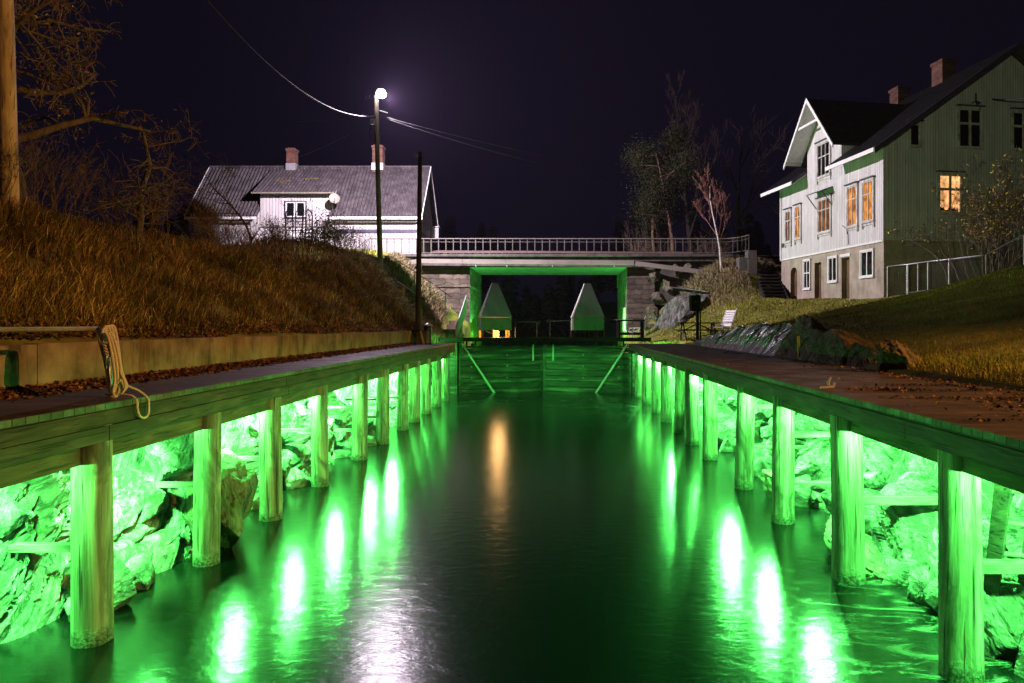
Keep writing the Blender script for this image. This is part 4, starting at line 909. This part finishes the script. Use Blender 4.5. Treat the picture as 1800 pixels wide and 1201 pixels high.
# big bare tree behind the left pole, with scattered last leaves
bx_ = px(35, 350, 15); bx_ = (bx_.x, 15.0, gz(bx_.x, 15.0))
tree('big gnarled bare tree lit orange behind the utility pole at the left edge', bx_, 8.4, .24, 11, M_BARK, M_TWIG, levels=5, spread=.72, up=.1, kids=(5, 7), wander=.2, first=.22, lenk=.46, droop=.3, minr=.008, leaf=(420, .05, .12, M_YLEAF), trunk_lv=3)
tree('low gnarled mossy apple tree on the left bank top', (-10.9, 17.6, gz(-10.9, 17.6)), 3.3, .1, 23, M_BARK, M_TWIG, levels=4, spread=.8, up=-.05, kids=(4, 6), wander=.26, first=.25, lenk=.62, leaf=(160, .045, .08, M_OLEAF))
tree('small bare tree before the left end of the left house', (-14.7, 33, gz(-14.7, 33)), 4.0, .07, 37, M_BARK, M_TWIG, levels=4, spread=.7, kids=(4, 5), wander=.2, first=.35, lenk=.6)
sh = [(-9.2, 9.6, 1.3, 1.7, 'thicket of bare twigs beside the utility pole foot'), (-10.6, 12.4, 1.7, 2.2, 'dense dark thicket of bare stems right of the utility pole'), (-11.6, 15.4, 2.0, 2.6, 'tall tangled bare shrub below the big bare tree'),
      (-11.6, 18.8, 2.0, 2.6, 'dark tangled shrub left of the apple tree'), (-11.2, 22.5, 1.9, 2.4, 'dark bare shrub between the apple tree and the left house roof'), (-11.9, 26.0, 1.7, 2.4, 'bare shrub below the left end of the left house roof')]
for k, (x, y, h, w, lb_) in enumerate(sh): shrub(lb_, (x, y, gz(x, y)), h, w, 50+k, M_TWIG, 30, leaf=(260, .035, .1, M_OLEAF), group='shrubs along the left bank top')
sh = [(-15.6, 32.5, 1.0, 2.2, 'twiggy shrub in front of the white wall at the far left of the left house', (120, .03, .1, M_OLEAF)), (-13.4, 32.6, 1.35, 1.5, 'round twiggy bush left of the trellis', (700, .035, .12, M_OLEAF)),
      (-11.0, 32.5, 1.5, 2.6, 'dense dark green bush with yellow top right of the trellis', (2600, .05, .16, M_OLEAF)), (-10.2, 31.5, 1.3, 2.0, 'low dark bush below the dense green bush', (1500, .045, .16, M_OLEAF)), (-9.6, 34.0, 1.7, 1.7, 'thin upright bare bush left of the lamp pole', None), (-8.6, 32.5, 1.0, 1.6, 'low twiggy bush at the foot of the lamp pole', (500, .035, .12, M_OLEAF)),
      (-12.4, 31.0, 1.0, 2.0, 'low dry bush in front of the trellis', (600, .035, .12, M_OLEAF))]
for k, (x, y, h, w, lb_, lf) in enumerate(sh): shrub(lb_, (x, y, gz(x, y)), h, w, 70+k, M_TWIG, 26, leaf=lf, group='bushes in front of the left house')
# trees beyond the bridge
z_ = 7.4
tree('slender bare birch with pale trunk at the right end of the bridge railing', (9.85, 40.6, gz(9.85, 40.6)), 5.3, .075, 81, M_BIRCH, M_TWIGR, levels=4, spread=.42, up=.42, kids=(6, 9), wander=.05, first=.3, lenk=.42, name='birch_tree', trunk_lv=1, minr=.011)
tree('very tall faint bare tree behind the bridge', (13.0, 64, z_), 15.5, .26, 83, M_TWIGD, M_TWIGD, levels=5, spread=.42, up=.4, kids=(4, 6), wander=.07, first=.25, lenk=.5, minr=.018, trunk_lv=3)
tree('tall bare tree with leaning limbs behind the birch', (16.5, 62, z_), 12.5, .22, 84, M_TWIGD, M_TWIGD, levels=4, spread=.5, up=.35, kids=(4, 6), wander=.08, first=.2, lenk=.5, minr=.018, trunk_lv=3)
tree('bushy green pine with reddish trunk beyond the bridge', (8.9, 52, z_), 9.2, .17, 87, M_BARKR, M_TWIG, levels=4, spread=.75, up=.1, kids=(5, 7), wander=.1, first=.4, lenk=.36, name='pine_tree', leaf=(20000, .06, .5, M_NEEDLE), trunk_lv=2)
tree('second slimmer reddish pine beside the bushy pine', (7.9, 54, z_), 10.2, .14, 88, M_BARKR, M_TWIG, levels=4, spread=.7, up=.1, kids=(5, 7), wander=.1, first=.45, lenk=.3, name='pine_tree', leaf=(15000, .07, .42, M_NEEDLE), trunk_lv=2)
shrub('pale bare bush left of the bushy pine', (7.0, 50.5, z_), 4.2, 3.0, 90, M_TWIG, 26, r=.02)
shrub('low bare bush right of the bushy pine', (11.8, 51, z_), 3.2, 3.0, 92, M_TWIG, 26, r=.02)
tree('dark bare tree behind the far corner of the right house', (22, 58, z_), 11, .2, 93, M_TWIGD, M_TWIGD, levels=4, spread=.5, up=.3, kids=(4, 6), wander=.09, first=.2, lenk=.5, minr=.015, trunk_lv=3)
def far_wood():
    g = np.random.default_rng(3); V = []
    for k in range(120):
        x = g.uniform(-70, 75); y = g.uniform(100, 125); h = g.uniform(8, 15)*(.7 if abs(x) < 12 else 1); n = 150
        t = g.random(n)**.7; a = g.random(n)*6.283; r = (1-t)*h*.2*np.sqrt(g.random(n))+.1
        P = np.stack([x+r*np.cos(a), y+r*np.sin(a), 1.5+(0 if abs(x) < 7 else 7.)+t*h], 1); d = np.stack([np.cos(a), np.sin(a), -.5+0*a], 1)*.9; e = np.stack([-np.sin(a), np.cos(a), 0*a], 1)*.5
        V.append(np.stack([P-d*.5, P+e, P+d, P-e], 1).reshape(-1, 3))
    V = np.concatenate(V); return np_mesh('far_wood', V, np.arange(len(V)).reshape(-1, 4), M_NEEDLE)
tag(far_wood(), 'black far off wood beyond the bridge', kind='stuff')
# bush with yellow leaves by the right house
shrub('large arching bush with yellow leaves in front of the right house gable', (17.3, 26.6, gz(17.3, 26.6)), 4.4, 5.2, 101, M_TWIG, 44, leaf=(2400, .06, .12, M_YLEAF), levels=4, name='leafy_bush', r=.02)
# ------------------------------------------------------------------ left: trellis, hand rails, steps, signs
t = thing('garden_trellis', 'black metal arch trellis with climbing twigs in front of the left house window', 'trellis', (-12.9, 34.2, gz(-12.9, 34.2)))
b = MB(); zt_ = 8.75; zb_ = gz(-12.9, 34.2)-.2
for x, y in ((-13.45, 34.0), (-12.95, 34.0), (-12.45, 34.0), (-13.45, 34.9), (-12.95, 34.9), (-12.45, 34.9)): b.bar((x, y, zb_), (x, y, zt_), .045, .045, (0, 1, 0))
for y in (34.0, 34.9):
    for z in (7.5, 7.95, 8.4): b.bar((-13.45, y, z), (-12.45, y, z), .03, .03)
for x in (-13.45, -12.95, -12.45): b.tube([Vector((x, 34.45-.45*math.cos(a), zt_+.28*math.sin(a))) for a in np.linspace(0, math.pi, 9)], .025, 6)
b.build('frame', M_DSTEEL, t)
b = MB(); rng = random.Random(8); tips = []
for k in range(7):
    for pts, rad, lv in grow(rng, Vector((-13.5+.18*k, 34+.9*rng.random(), zb_)), 2.6, .014, levels=3, spread=.5, kids=(3, 4), wander=.2, lenk=.35): b.tube(pts, [max(q, .005) for q in rad], 3, cap=False); tips += [tuple(p) for p in pts[2:]]
b.build('climbing_twigs', M_TWIG, t); leaves(tips, 5, 160, .04, .08, M_OLEAF, 'leaves', t, t.location)
def handrail(label, pts, posts, m=M_METAL, r=.026):
    t = thing('handrail', label, 'handrail', tuple(pts[0])); b = MB(); b.tube(pts, r, 8); b.build('rail', m, t)
    for p, dz in posts: b = MB(); b.tube([p, Vector(p)-Vector((0, 0, dz))], .02, 8); b.build('post', m, t)
handrail('upper bright handrail slanting down across the left abutment', [px(672, 450, 38), px(687, 451, 38), px(733, 480, 37.4), px(793, 522, 36.6)], [(px(729, 478, 37.4), 1.1), (px(756, 496, 37.1), 1.0), (px(783, 515, 36.8), 1.0)], M_RAILM, .02)
handrail('lower dark handrail slanting down behind the dark pole', [px(697, 494, 33), px(738, 522, 32.2), px(745, 525, 32.2), px(746, 530, 32.2)], [(px(700, 496, 33), 1.0), (px(736, 521, 32.2), 1.0)], M_DSTEEL)
t = thing('stone_steps', 'pale stone steps with side panel below the left abutment', 'steps', (-6.0, 38, 2.4))
b = MB()
for k in range(5): b.box(-6.25+.06*k, -5.35, 36.2+k*.55, 39.2, 2.3+.24*k, 2.54+.24*k)
b.build('tread', M_CONC, t)
b = MB(); b.prism([(-5.3, 36.0, 2.55), (-5.3, 36.0, 3.15), (-5.3, 40.2, 5.0), (-5.3, 40.2, 3.9)], (.05, 0, 0)); b.build('side_panel', M_METAL, t)
b = MB(); b.box(-6.95, -6.3, 35.6, 36.2, 2.4, 3.65); t2 = thing('concrete_pillar', 'pale concrete pillar left of the stone steps', 'pillar', (-6.6, 35.9, 2.4)); b.build('block', M_CONC, t2)
t = thing('waste_bin', 'dark round waste bin with pale lid beside the concrete block', 'bin', (-5.45, 29.3, 2.43)); c = Vector(t.location)
c = px(752, 598, 29.0); c.z = 2.42; t.location = c
b = MB(); b.tube([c, c+Vector((0, 0, .78))], .17, 16); b.build('body', M_DSTEEL, t)
b = MB(); b.tube([c+Vector((0, 0, .78)), c+Vector((0, 0, .82)), c+Vector((0, 0, .9))], [.21, .2, .05], 16); b.build('lid', M_METAL, t)
t = thing('sawhorse', 'orange wooden sawhorse at the end of the left quay', 'trestle', (-5.9, 28.0, 2.43))
for p, q in ((px(722, 577, 27.9), px(717, 604, 27.7)), (px(739, 577, 27.9), px(745, 598, 27.7))):
    p.z = 3.02; q.z = 2.43; b = MB(); b.bar(p, q, .07, .05, (0, 1, 0)); b.build('leg', M_ORANGE, t)
b = MB(); p, q = px(720, 577, 27.9), px(741, 577, 27.9); p.z = q.z = 3.0; b.bar(p, q, .06, .09); b.build('cross_bar', M_DARKW, t)
b = MB(); p = px(795, 620, 30.25); b.box(-4.56, -4.46, 30.3, 30.36, 1.85, 2.44); tag(b.build('end_board', M_ORANGE, base=(-4.5, 30.33, 1.85)), 'upright orange board at the far end of the left quay fascia', 'board')
t = thing('gauge_board', 'narrow yellow gauge board on a post beside the left bank', 'sign', tuple(px(707, 548, 32.5)))
b = MB(); p, q = px(708.5, 504, 32.5), px(708.5, 549, 32.5); b.bar(p, q, .09, .12, (0, 1, 0)); b.build('post', M_YELLOW, t)
b = MB(); p, q = px(703, 510, 32.48), px(703, 541, 32.48); b.bar(p, q, .16, .03, (0, 1, 0)); pl = b.build('plate', basic('green_yellow_plate', (.2, .24, .06), (.34, .36, .1), 5), t)
b = MB(); c = px(703, 529, 32.44); b.tube([c+Vector((.05*math.cos(a), 0, .1*math.sin(a))) for a in np.linspace(0, 6.283, 17)], .012, 6); b.build('zero_mark', M_DSTEEL, pl)
# ------------------------------------------------------------------ right: steps, board, table, chairs, fence
t = thing('garden_steps', 'dark wooden steps climbing beside the far corner of the right house', 'steps', (12.0, 38, 4.5))
a0, a1 = px(1366, 524, 37.2), px(1350, 477, 40.2)
b = MB()
for k in range(9):
    p = a0.lerp(a1, k/8); b.box(p.x-.62, p.x+.58, p.y-.05, p.y+.40, p.z-.08, p.z)
b.build('tread', M_DARKW, t)
b = MB()
for s in (-.66, .62): b.bar(a0+Vector((s, 0, -.16)), a1+Vector((s, .3, -.16)), .06, .26)
b.build('stringer', M_DARKW, t)
t = thing('low_wall', 'low reddish wall along the road left of the right house', 'wall', (13.2, 43.5, 7.0)); b = MB(); b.box(11.9, 14.5, 43.3, 43.5, 6.6, 7.45); b.build('wall_slab', M_BRICK, t)
t = thing('information_board', 'roofed information board on posts beside the picnic table', 'sign', tuple(px(1222, 601, 31)))
b = MB(); p = px(1226, 600, 31); p.z = 2.4; b.bar(p, (p.x, p.y, 4.62), .12, .12, (0, 1, 0)); q = p+Vector((.22, .45, 0)); b.bar(q, (q.x, q.y, 4.6), .06, .06, (0, 1, 0)); b.build('post', M_DARKW, t)
b = MB(); c = px(1224, 533, 30.9); b.obox(c, ((.93, -.36, 0), (.36, .93, 0), (0, 0, 1)), (.2, .035, .36)); bd = b.build('panel', M_DARKW, t)
b = MB(); c2 = c+Vector((-.27, .0, 0)); b.obox(c2, ((.75, .66, 0), (.66, -.75, 0), (0, 0, 1)), (.09, .02, .36)); b.build('panel', M_HOUSEG, t, )
b = MB(); p, q = px(1179, 507, 31), px(1243, 515, 31); b.obox((p+q)/2, (q-p, (0, 1, .12), (0, -.12, 1)), ((q-p).length/2, .5, .05)); b.build('roof', M_HOUSEG, t)
t = thing('picnic_table', 'dark wooden picnic table with benches on the grass', 'table', tuple(px(1226, 602, 32.6)))
c = Vector(t.location); c.z = gz(c.x, c.y); t.location = c
B2 = lambda b, nm, m=M_DARKW: b.build(nm, m, t)
for dy in (-.3, -.1, .1, .3): pass
b = MB()
for k in range(5): b.box(c.x-1.0, c.x+1.0, c.y-.36+k*.145, c.y-.36+k*.145+.135, c.z+.80, c.z+.85)
B2(b, 'table_top')
for s in (-1, 1): b = MB(); b.box(c.x-1.05, c.x+1.05, c.y+s*.75-.14, c.y+s*.75+.14, c.z+.46, c.z+.51); B2(b, 'bench')
for x in (-.72, .72):
    for s in (-1, 1): b = MB(); b.bar((c.x+x, c.y+s*.2, c.z+.8), (c.x+x+.06, c.y+s*.75, c.z-.02), .09, .05, (1, 0, 0)); B2(b, 'leg')
    b = MB(); b.bar((c.x+x-.05, c.y-.8, c.z+.43), (c.x+x-.05, c.y+.8, c.z+.43), .05, .1); b.bar((c.x+x, c.y, c.z+.43), (c.x, c.y, c.z+.8), .05, .08, (0, 1, 0)); B2(b, 'brace')
def deck_chair(c, rz, label):
    t = thing('garden_chair', label, 'chair', tuple(c), rz, 'white slatted garden chairs'); loc = lambda b, nm, m: b.build(nm, m, t, world=False)
    b = MB()
    for k in range(6): b.box(-.62+k*.105, -.62+k*.105+.085, -.27, .27, .34-.012*k, .365-.012*k)
    loc(b, 'seat', M_WHITE)
    b = MB(); d = Vector((.42, 0, .80)).normalized()
    for k in range(7): q = Vector((.02, 0, .36))+d*(.10+.125*k); b.obox(q, (d, (0, 1, 0), d.cross(Vector((0, 1, 0)))), (.05, .27, .012))
    loc(b, 'backrest', M_WHITE)
    b = MB()
    for s in (-.3, .3):
        b.tube([(-.62, s, 0), (-.6, s, .34), (-.55, s, .56), (-.1, s, .58), (.12, s, .58)], .022, 6); b.tube([(.0, s, .3), Vector((.02, s, .36))+d*1.02], .022, 6); b.tube([(-.6, s, .34), (.1, s, .29), (.25, s, 0)], .02, 6)
    loc(b, 'frame', M_WHITE)
    return t
c = px(1275, 590, 32.4); c.z = gz(c.x, c.y)-.02; deck_chair(c, R(38), 'white slatted reclining garden chair on the grass behind the wet rocks')
c = px(1126, 582, 39.2); c.z = gz(c.x, c.y); deck_chair(c, R(-35), 'white slatted garden chair below the right bridge abutment')
t = thing('timber_bench', 'dark square timber bench frame before the right abutment', 'bench', tuple(px(1108, 591, 36)))
c = Vector(t.location); c.z = 2.45; b = MB()
for x in (-.62, .62):
    for y in (-.3, .3): b.bar((c.x+x, c.y+y, 2.4), (c.x+x, c.y+y, 3.45), .11, .11, (0, 1, 0))
b.box(c.x-.72, c.x+.72, c.y-.4, c.y+.4, 3.45, 3.53); b.box(c.x-.68, c.x+.68, c.y-.38, c.y-.26, 2.72, 2.86); b.build('frame', M_DARKW, t)
t = thing('painted_board', 'small framed board with a red and white patch on the right abutment', 'sign', (4.32, 43.2, 3.9))
b = MB(); b.box(4.33, 4.38, 42.4, 44.2, 2.9, 4.35); bdd = b.build('board', M_HOUSEG, t)
b = MB(); b.prism([(4.325, 42.9, 3.85), (4.325, 43.45, 4.0), (4.325, 43.1, 4.25)], (.01, 0, 0)); b.build('patch', basic('red_paint', (.5, .05, .03), (.6, .08, .05), 4), bdd)
b = MB(); b.prism([(4.325, 42.85, 3.8), (4.325, 43.4, 3.9), (4.325, 43.3, 3.2), (4.325, 43.0, 3.1)], (.008, 0, 0)); b.build('patch', M_WHITE, bdd)
tag(MB().bar(px(1405, 628, 17.4), px(1403.5, 591, 17.4), .055, .055, (0, 1, 0)).build('marker_stake', M_YELLOW, base=tuple(px(1405, 628, 17.4))), 'short yellow wooden stake among the rocks', 'stake')
# fence by the right house
t = thing('steel_fence', 'low galvanised mesh fence with gate along the right house', 'fence', (15, 29, 4.4))
fp = [px(1560, 469, 29.3), px(1594, 465, 29.0), px(1596, 465, 28.9), px(1631, 460, 28.6), px(1668, 456, 27.6), px(1733, 448.5, 25.6), px(1800, 413, 22.8), px(1870, 378, 20.5)]
b = MB(); b.tube(fp, .028, 8); b.build('top_rail', M_METAL, t)
for k, p in enumerate(fp): b = MB(); g = min(gz(p.x, p.y), p.z-.5); b.tube([p, (p.x, p.y, g-.1)], .025, 8); b.build('post', M_METAL, t)
b = MB()
for p, q in zip(fp, fp[1:]):
    n = max(1, int((q-p).length/.09)); gate_ = p is fp[2]
    if gate_:
        for k in range(14): f = .08+k*.085; b.tube([(p.x, p.y, p.z-f), (q.x, q.y, q.z-f)], .006, 4, cap=False)
    else:
        for k in range(n): m_ = p.lerp(q, (k+.5)/n); b.tube([m_, (m_.x, m_.y, min(gz(m_.x, m_.y), m_.z-.3))], .003, 3, cap=False)
b.build('mesh', M_DSTEEL, t)
b = MB(); p, q = fp[2], fp[3]; b.tube([p+Vector((0, 0, -1.2)), q+Vector((0, 0, -1.2))], .022, 8); m_ = p.lerp(q, .5); b.tube([m_, m_+Vector((0, 0, -1.2))], .02, 8); b.build('gate_frame', M_METAL, t)
# ------------------------------------------------------------------ rocks along the right bank
def rock_bank(y0, y1, top, seed, m, x0=6.12, lean=.85):
    u = np.arange(y0, y1, .03); v = np.linspace(-.1, 1.0, 60); U, Vv = np.meshgrid(u, v, indexing='ij'); T = top(U); Zv = Vv*T
    a = R(52); p = -U*math.cos(a) + Zv*math.sin(a); q = U*math.sin(a) + Zv*math.cos(a)          # beds rise towards the near end
    d = 1.27*np.mod(q+.2*fbm(U*.8, Zv, U*0, 3, seed+2), .5) + facets(p/4, q, .55, .3, .4, .2, seed) + facets(p/6, q, .17, .09, .5, .05, seed+9) + facets(p/4, q, .06, .02, .5, .01, seed+19) + .5*fbm(U*.6, Zv*.5, U*0, 3, seed)
    env = np.clip(np.minimum(U-y0, y1-U)/.6, 0, 1)
    X = x0 + lean*Zv - d*.5*np.clip(.4+Vv, 0, 1)*env + .12
    return np_mesh('rock_bank', np.stack([X, U + .2*d, 2.34 + Zv + .1*d*Vv], -1).reshape(-1, 3), grid_faces(len(u), len(v))[:, ::-1], m)
tp_ = lambda y: np.interp(y, [13.4, 14.5, 16.5, 19, 22, 25, 27.5, 30.5], [.22, .42, .6, .78, .86, .76, .5, .12])+.06*np.sin(y*2.3)+.04*np.sin(y*5.1)
tag(rock_bank(13.4, 19.6, tp_, 61, M_ROCKB), 'brown rock bank along the right deck', kind='structure')
tag(rock_bank(19.3, 30.6, tp_, 67, M_WET), 'wet dark rock bank with bright streaks', kind='structure')
def slab(label, c, size, seed, m, rot, group='rock slabs along the right quay', **k): return boulder('rock_slab', label, 'rock', c, size, seed, m, group, rot, **k)
sl_ = R(-38)
slab('pale lichen spotted rock above the yellow stake', (6.95, 18.4, 2.85), (.5, .6, .55), 65, M_ROCKB, (R(8), sl_, R(8)))
slab('tall brown rock with fissures under the grass edge', (6.6, 15.2, 2.62), (.5, .75, .45), 67, M_ROCKB, (R(8), sl_, R(10)))
slab('pointed brown rock standing alone at the right deck edge', (6.25, 12.5, 2.48), (.34, .42, .46), 68, M_ROCKB, (R(14), sl_, R(20)))
# rock outcrop below the right end of the bridge
slab('large sloping grey rock below the right bridge abutment', (7.35, 40.0, 4.0), (.9, 1.9, 2.3), 71, M_ROCK, (0, R(48), R(10)), 'rocks below the bridge end', rough=.14)
rgn = random.Random(9)
for k, (x, y, D, s) in enumerate([(1150, 485, 42.0, .42), (1160, 524, 41.5, .4), (1148, 552, 41.2, .42), (1172, 502, 41.9, .45), (1190, 474, 42.2, .42), (1210, 472, 42.2, .36), (1140, 577, 40.4, .36)]):
    p = px(x, y, D); slab(['grey block of rock under the bridge channel beside the right abutment', 'cracked rock midway down the right abutment', 'rock low beside the right abutment foot', 'dark rock above the large sloping rock', 'rock just below the sloping cable channel', 'small rock near the lower end of the cable channel', 'rock at the foot of the right abutment by the far white chair'][k], tuple(p), (s, s*1.1, s*.8), 80+k, M_ROCKB, (rgn.random(), rgn.random(), rgn.random()), 'rocks below the bridge end')
# ------------------------------------------------------------------ grass and leaves
def blades(name, label, xs, ys, n, h, wdt, lean, m, seed, dens=None, bias=(0, 0), zf=ground_z):
    g = np.random.default_rng(seed); x = g.uniform(*xs, n); y = ys[0]+(ys[1]-ys[0])*g.random(n)**1.35
    if dens is not None: k = g.random(n) < dens(x, y); x, y = x[k], y[k]
    n = len(x); z = zf(x, y); a = g.random(n)*6.283; w = wdt*g.uniform(.6, 1.4, n)*(1+.05*np.clip(y-8, 0, 20)); hh = h(x, y)*g.uniform(.45, 1.15, n)
    sx, sy = np.cos(a)*w, np.sin(a)*w; lx, ly = g.normal(bias[0], lean, n)*hh, g.normal(bias[1], lean, n)*hh
    b0 = np.stack([x-sx, y-sy, z-.03], 1); b1 = np.stack([x+sx, y+sy, z-.03], 1); mx = x+lx*.35; my = y+ly*.35; mz = z+hh*.62
    m0 = np.stack([mx-sx*.7, my-sy*.7, mz], 1); m1 = np.stack([mx+sx*.7, my+sy*.7, mz], 1); tp = np.stack([x+lx, y+ly, z+hh*np.clip(1-.3*(lx**2+ly**2)/np.maximum(hh, .05)**2, .5, 1)], 1)
    V = np.stack([b0, b1, m0, m1, tp], 1).reshape(-1, 3); i = np.arange(n)[:, None]*5
    F = np.concatenate([np.concatenate([i, i+1, i+3], 1), np.concatenate([i, i+3, i+2], 1), np.concatenate([i+2, i+3, i+4], 1)])
    return tag(np_mesh(name, V, F, m), label, 'grass', kind='stuff')
pt = lambda x, y, s, lo, hi: np.clip(.5+2.2*fbm(x*s, y*s, x*0, 3, 9), lo, hi)
blades('tall_grass', 'tall tangled dry grass covering the left bank', (-9.9, -6.25), (3.5, 35), 90000, lambda x, y: (.2+.62*np.clip(pt(x, y, 1.3, 0, 1)*pt(x+9, y, .5, .2, 1.2), 0, 1))*np.clip((-6.0-x)/.9, .35, 1), .0048, .62, M_TALL, 1, lambda x, y: np.clip(pt(x, y, 1.6, 0, 1)*1.5+.05, 0, 1), bias=(.35, -.1))
blades('bank_top_grass', 'dark rough grass on the left bank top', (-14, -9.8), (5, 34), 16000, lambda x, y: .3+.2*pt(x, y, .7, 0, 1), .008, .35, M_TALL, 2)
lawn = lambda x, y: np.where((x-6.0) > np.interp(y, [0, 13, 16, 19, 28, 31, 34], [.1, .15, .5, .85, 1.05, .6, .3]), 1., 0.)*np.where((y > 38.2) & (x > 9) , .3, 1.)*(1-((x > 13.8) & (y > 29.8)))
blades('lawn_grass', 'short lawn grass on the right bank', (6.0, 17.5), (5.5, 40), 110000, lambda x, y: .045+.05*pt(x, y, .8, 0, 1)+.05*np.clip(1-np.abs(x-6.5)/.5, 0, 1), .004, .5, M_LAWN, 3, lawn)
blades('lawn_grass', 'green lawn painted lamplit below the white house and the bridge end', (4.5, 15), (22, 41), 100000, lambda x, y: .05+.08*pt(x, y, .6, 0, 1), .009, .95, M_LAWN_LIT, 13, lambda x, y: np.maximum(lawn(x, y), (y > 33)*(x > 4.7+.4*np.sin(y)))*(1-((x > 11.3) & (x < 13.2) & (y > 36.5))))
blades('overhanging_grass', 'long grass tufts hanging over the right rocks', (6.0, 7.6), (8, 31), 9000, lambda x, y: .06+.09*pt(x, y, 1.2, 0, 1), .005, .6, M_LAWN, 4, lambda x, y: lawn(x, y)*np.clip(1.2-(x-6.3), 0, 1), bias=(-.5, -.1))
blades('dry_grass', 'pale dry grass on the slope at the right end of the bridge', (7.6, 13.4), (35.5, 42.2), 22000, lambda x, y: (.12+.5*pt(x, y, .9, 0, 1))*np.clip((y-35.5)/4, .2, 1), .009, .5, M_STRAW, 5, lambda x, y: np.clip((y-36.2)/3.5+.8*(pt(x, y, .7, 0, 1)-.5), 0, 1)*(1-((x > 11.2) & (x < 13.2) & (y < 40.5))), bias=(-.2, -.2))
blades('dry_grass', 'pale dry grass on the slope below the left abutment', (-9.6, -5.5), (29, 41.6), 22000, lambda x, y: .35+.4*pt(x, y, .8, 0, 1), .010, .5, M_STRAW, 6, lambda x, y: np.where((x > -6.4) & (y > 35.6), 0, 1.)*np.clip((-x-5.6)/.5, 0, 1), bias=(.25, -.2))
def litter(label, n, fx, fy, fz, seed, sz=.035):
    g = np.random.default_rng(seed); x, y = fx(g, n), fy(g, n); z = fz(g, n, x, y); a = g.random(n)*6.283; s = sz*g.uniform(.5, 1.4, n); til = g.normal(0, .35, (n, 2))
    P = np.stack([x, y, z], 1); d = np.stack([np.cos(a)*s, np.sin(a)*s, til[:, 0]*s], 1); e = np.stack([-np.sin(a)*s*.6, np.cos(a)*s*.6, til[:, 1]*s], 1); u = np.array([0, 0, 1])*s[:, None]*.25
    V = np.stack([P-d, P-e+u, P+d, P+e+u], 1).reshape(-1, 3); return tag(np_mesh('leaf_litter', V, np.arange(4*n).reshape(n, 4), M_LEAF), label, 'leaves', kind='stuff')
rngw = random.Random(31); bw = MB(); tipw = []
for k in range(150):
    x, y = rngw.uniform(-9.4, -6.5), 4+27*rngw.random()**1.4; q = Vector((x, y, gz(x, y)-.03))
    for pts, rad, lv in grow(rngw, q, rngw.uniform(.35, .8), .005, levels=3, spread=.4, kids=(2, 3), wander=.16, d0=(rngw.uniform(-.1, .6), rngw.uniform(-.4, .3), 1), lenk=.4): bw.tube(pts, [max(r_, .0022) for r_ in rad], 3, cap=False); tipw += [tuple(p) for p in pts[3:]]
tag(bw.build('dry_weeds', M_TWIG), 'dry weed stalks standing in the grass of the left bank', 'weeds', kind='stuff')
litter('brown leaves drifted along the foot of the retaining wall', 9000, lambda g, n: -5.99+np.abs(g.normal(0, .17, n)), lambda g, n: 3+25*g.random(n)**1.5, lambda g, n, x, y: 2.435+np.clip(.10-.35*(x+6), 0, .1)*g.random(n), 1)
litter('brown leaves lying on top of the bank edge above the retaining wall', 6000, lambda g, n: -6.2-np.abs(g.normal(0, .22, n)), lambda g, n: 3+25*g.random(n)**1.4, lambda g, n, x, y: ground_z(x, y)+.02+.05*g.random(n), 2, .04)
g_ = np.random.default_rng(12); piles = [(4.35, 8.9, .22, .12, 260), (5.1, 7.0, .35, .05, 90), (5.3, 7.7, .35, .05, 90), (5.6, 6.7, .5, .04, 120), (5.9, 8.3, .3, .06, 80), (5.75, 10.5, .12, 1.2, 300), (5.85, 14.5, .12, 1.6, 300), (5.2, 7.35, .6, .3, 160), (5.0, 6.0, .9, .02, 160), (5.4, 6.3, .6, .02, 120), (4.8, 7.9, .7, .02, 120), (5.2, 8.8, .6, .03, 120), (5.4, 9.6, .5, .03, 100), (4.9, 13, .8, 3, 160)]
px_ = np.concatenate([g_.normal(a, c, k) for a, b_, c, d, k in piles]); py_ = np.concatenate([g_.normal(b_, d, k) for a, b_, c, d, k in piles])
kk = (px_ > 3.5) & (px_ < 6.03); px_, py_ = px_[kk], py_[kk]
litter('orange brown leaves scattered in patches on the right deck', len(px_), lambda g, n: px_, lambda g, n: py_, lambda g, n, x, y: 2.366+.012*g.random(n), 3, .022)

# thin purple haze, added to give the street lamp its glow
b = MB(); b.box(-300, 300, -60, 300, -2.5, 40); hz = Mat('lamp_glow_haze'); hz.t.nodes.remove(hz.b); pv = hz.t.nodes.new('ShaderNodeVolumePrincipled')
pv.inputs['Color'].default_value = (.72, .56, 1, 1); pv.inputs['Density'].default_value = .00014
hz.t.links.new(pv.outputs[0], [n for n in hz.t.nodes if n.type == 'OUTPUT_MATERIAL'][0].inputs['Volume'])
tag(b.build('haze', hz.m), 'thin haze added for the lamp glow', kind='stuff')
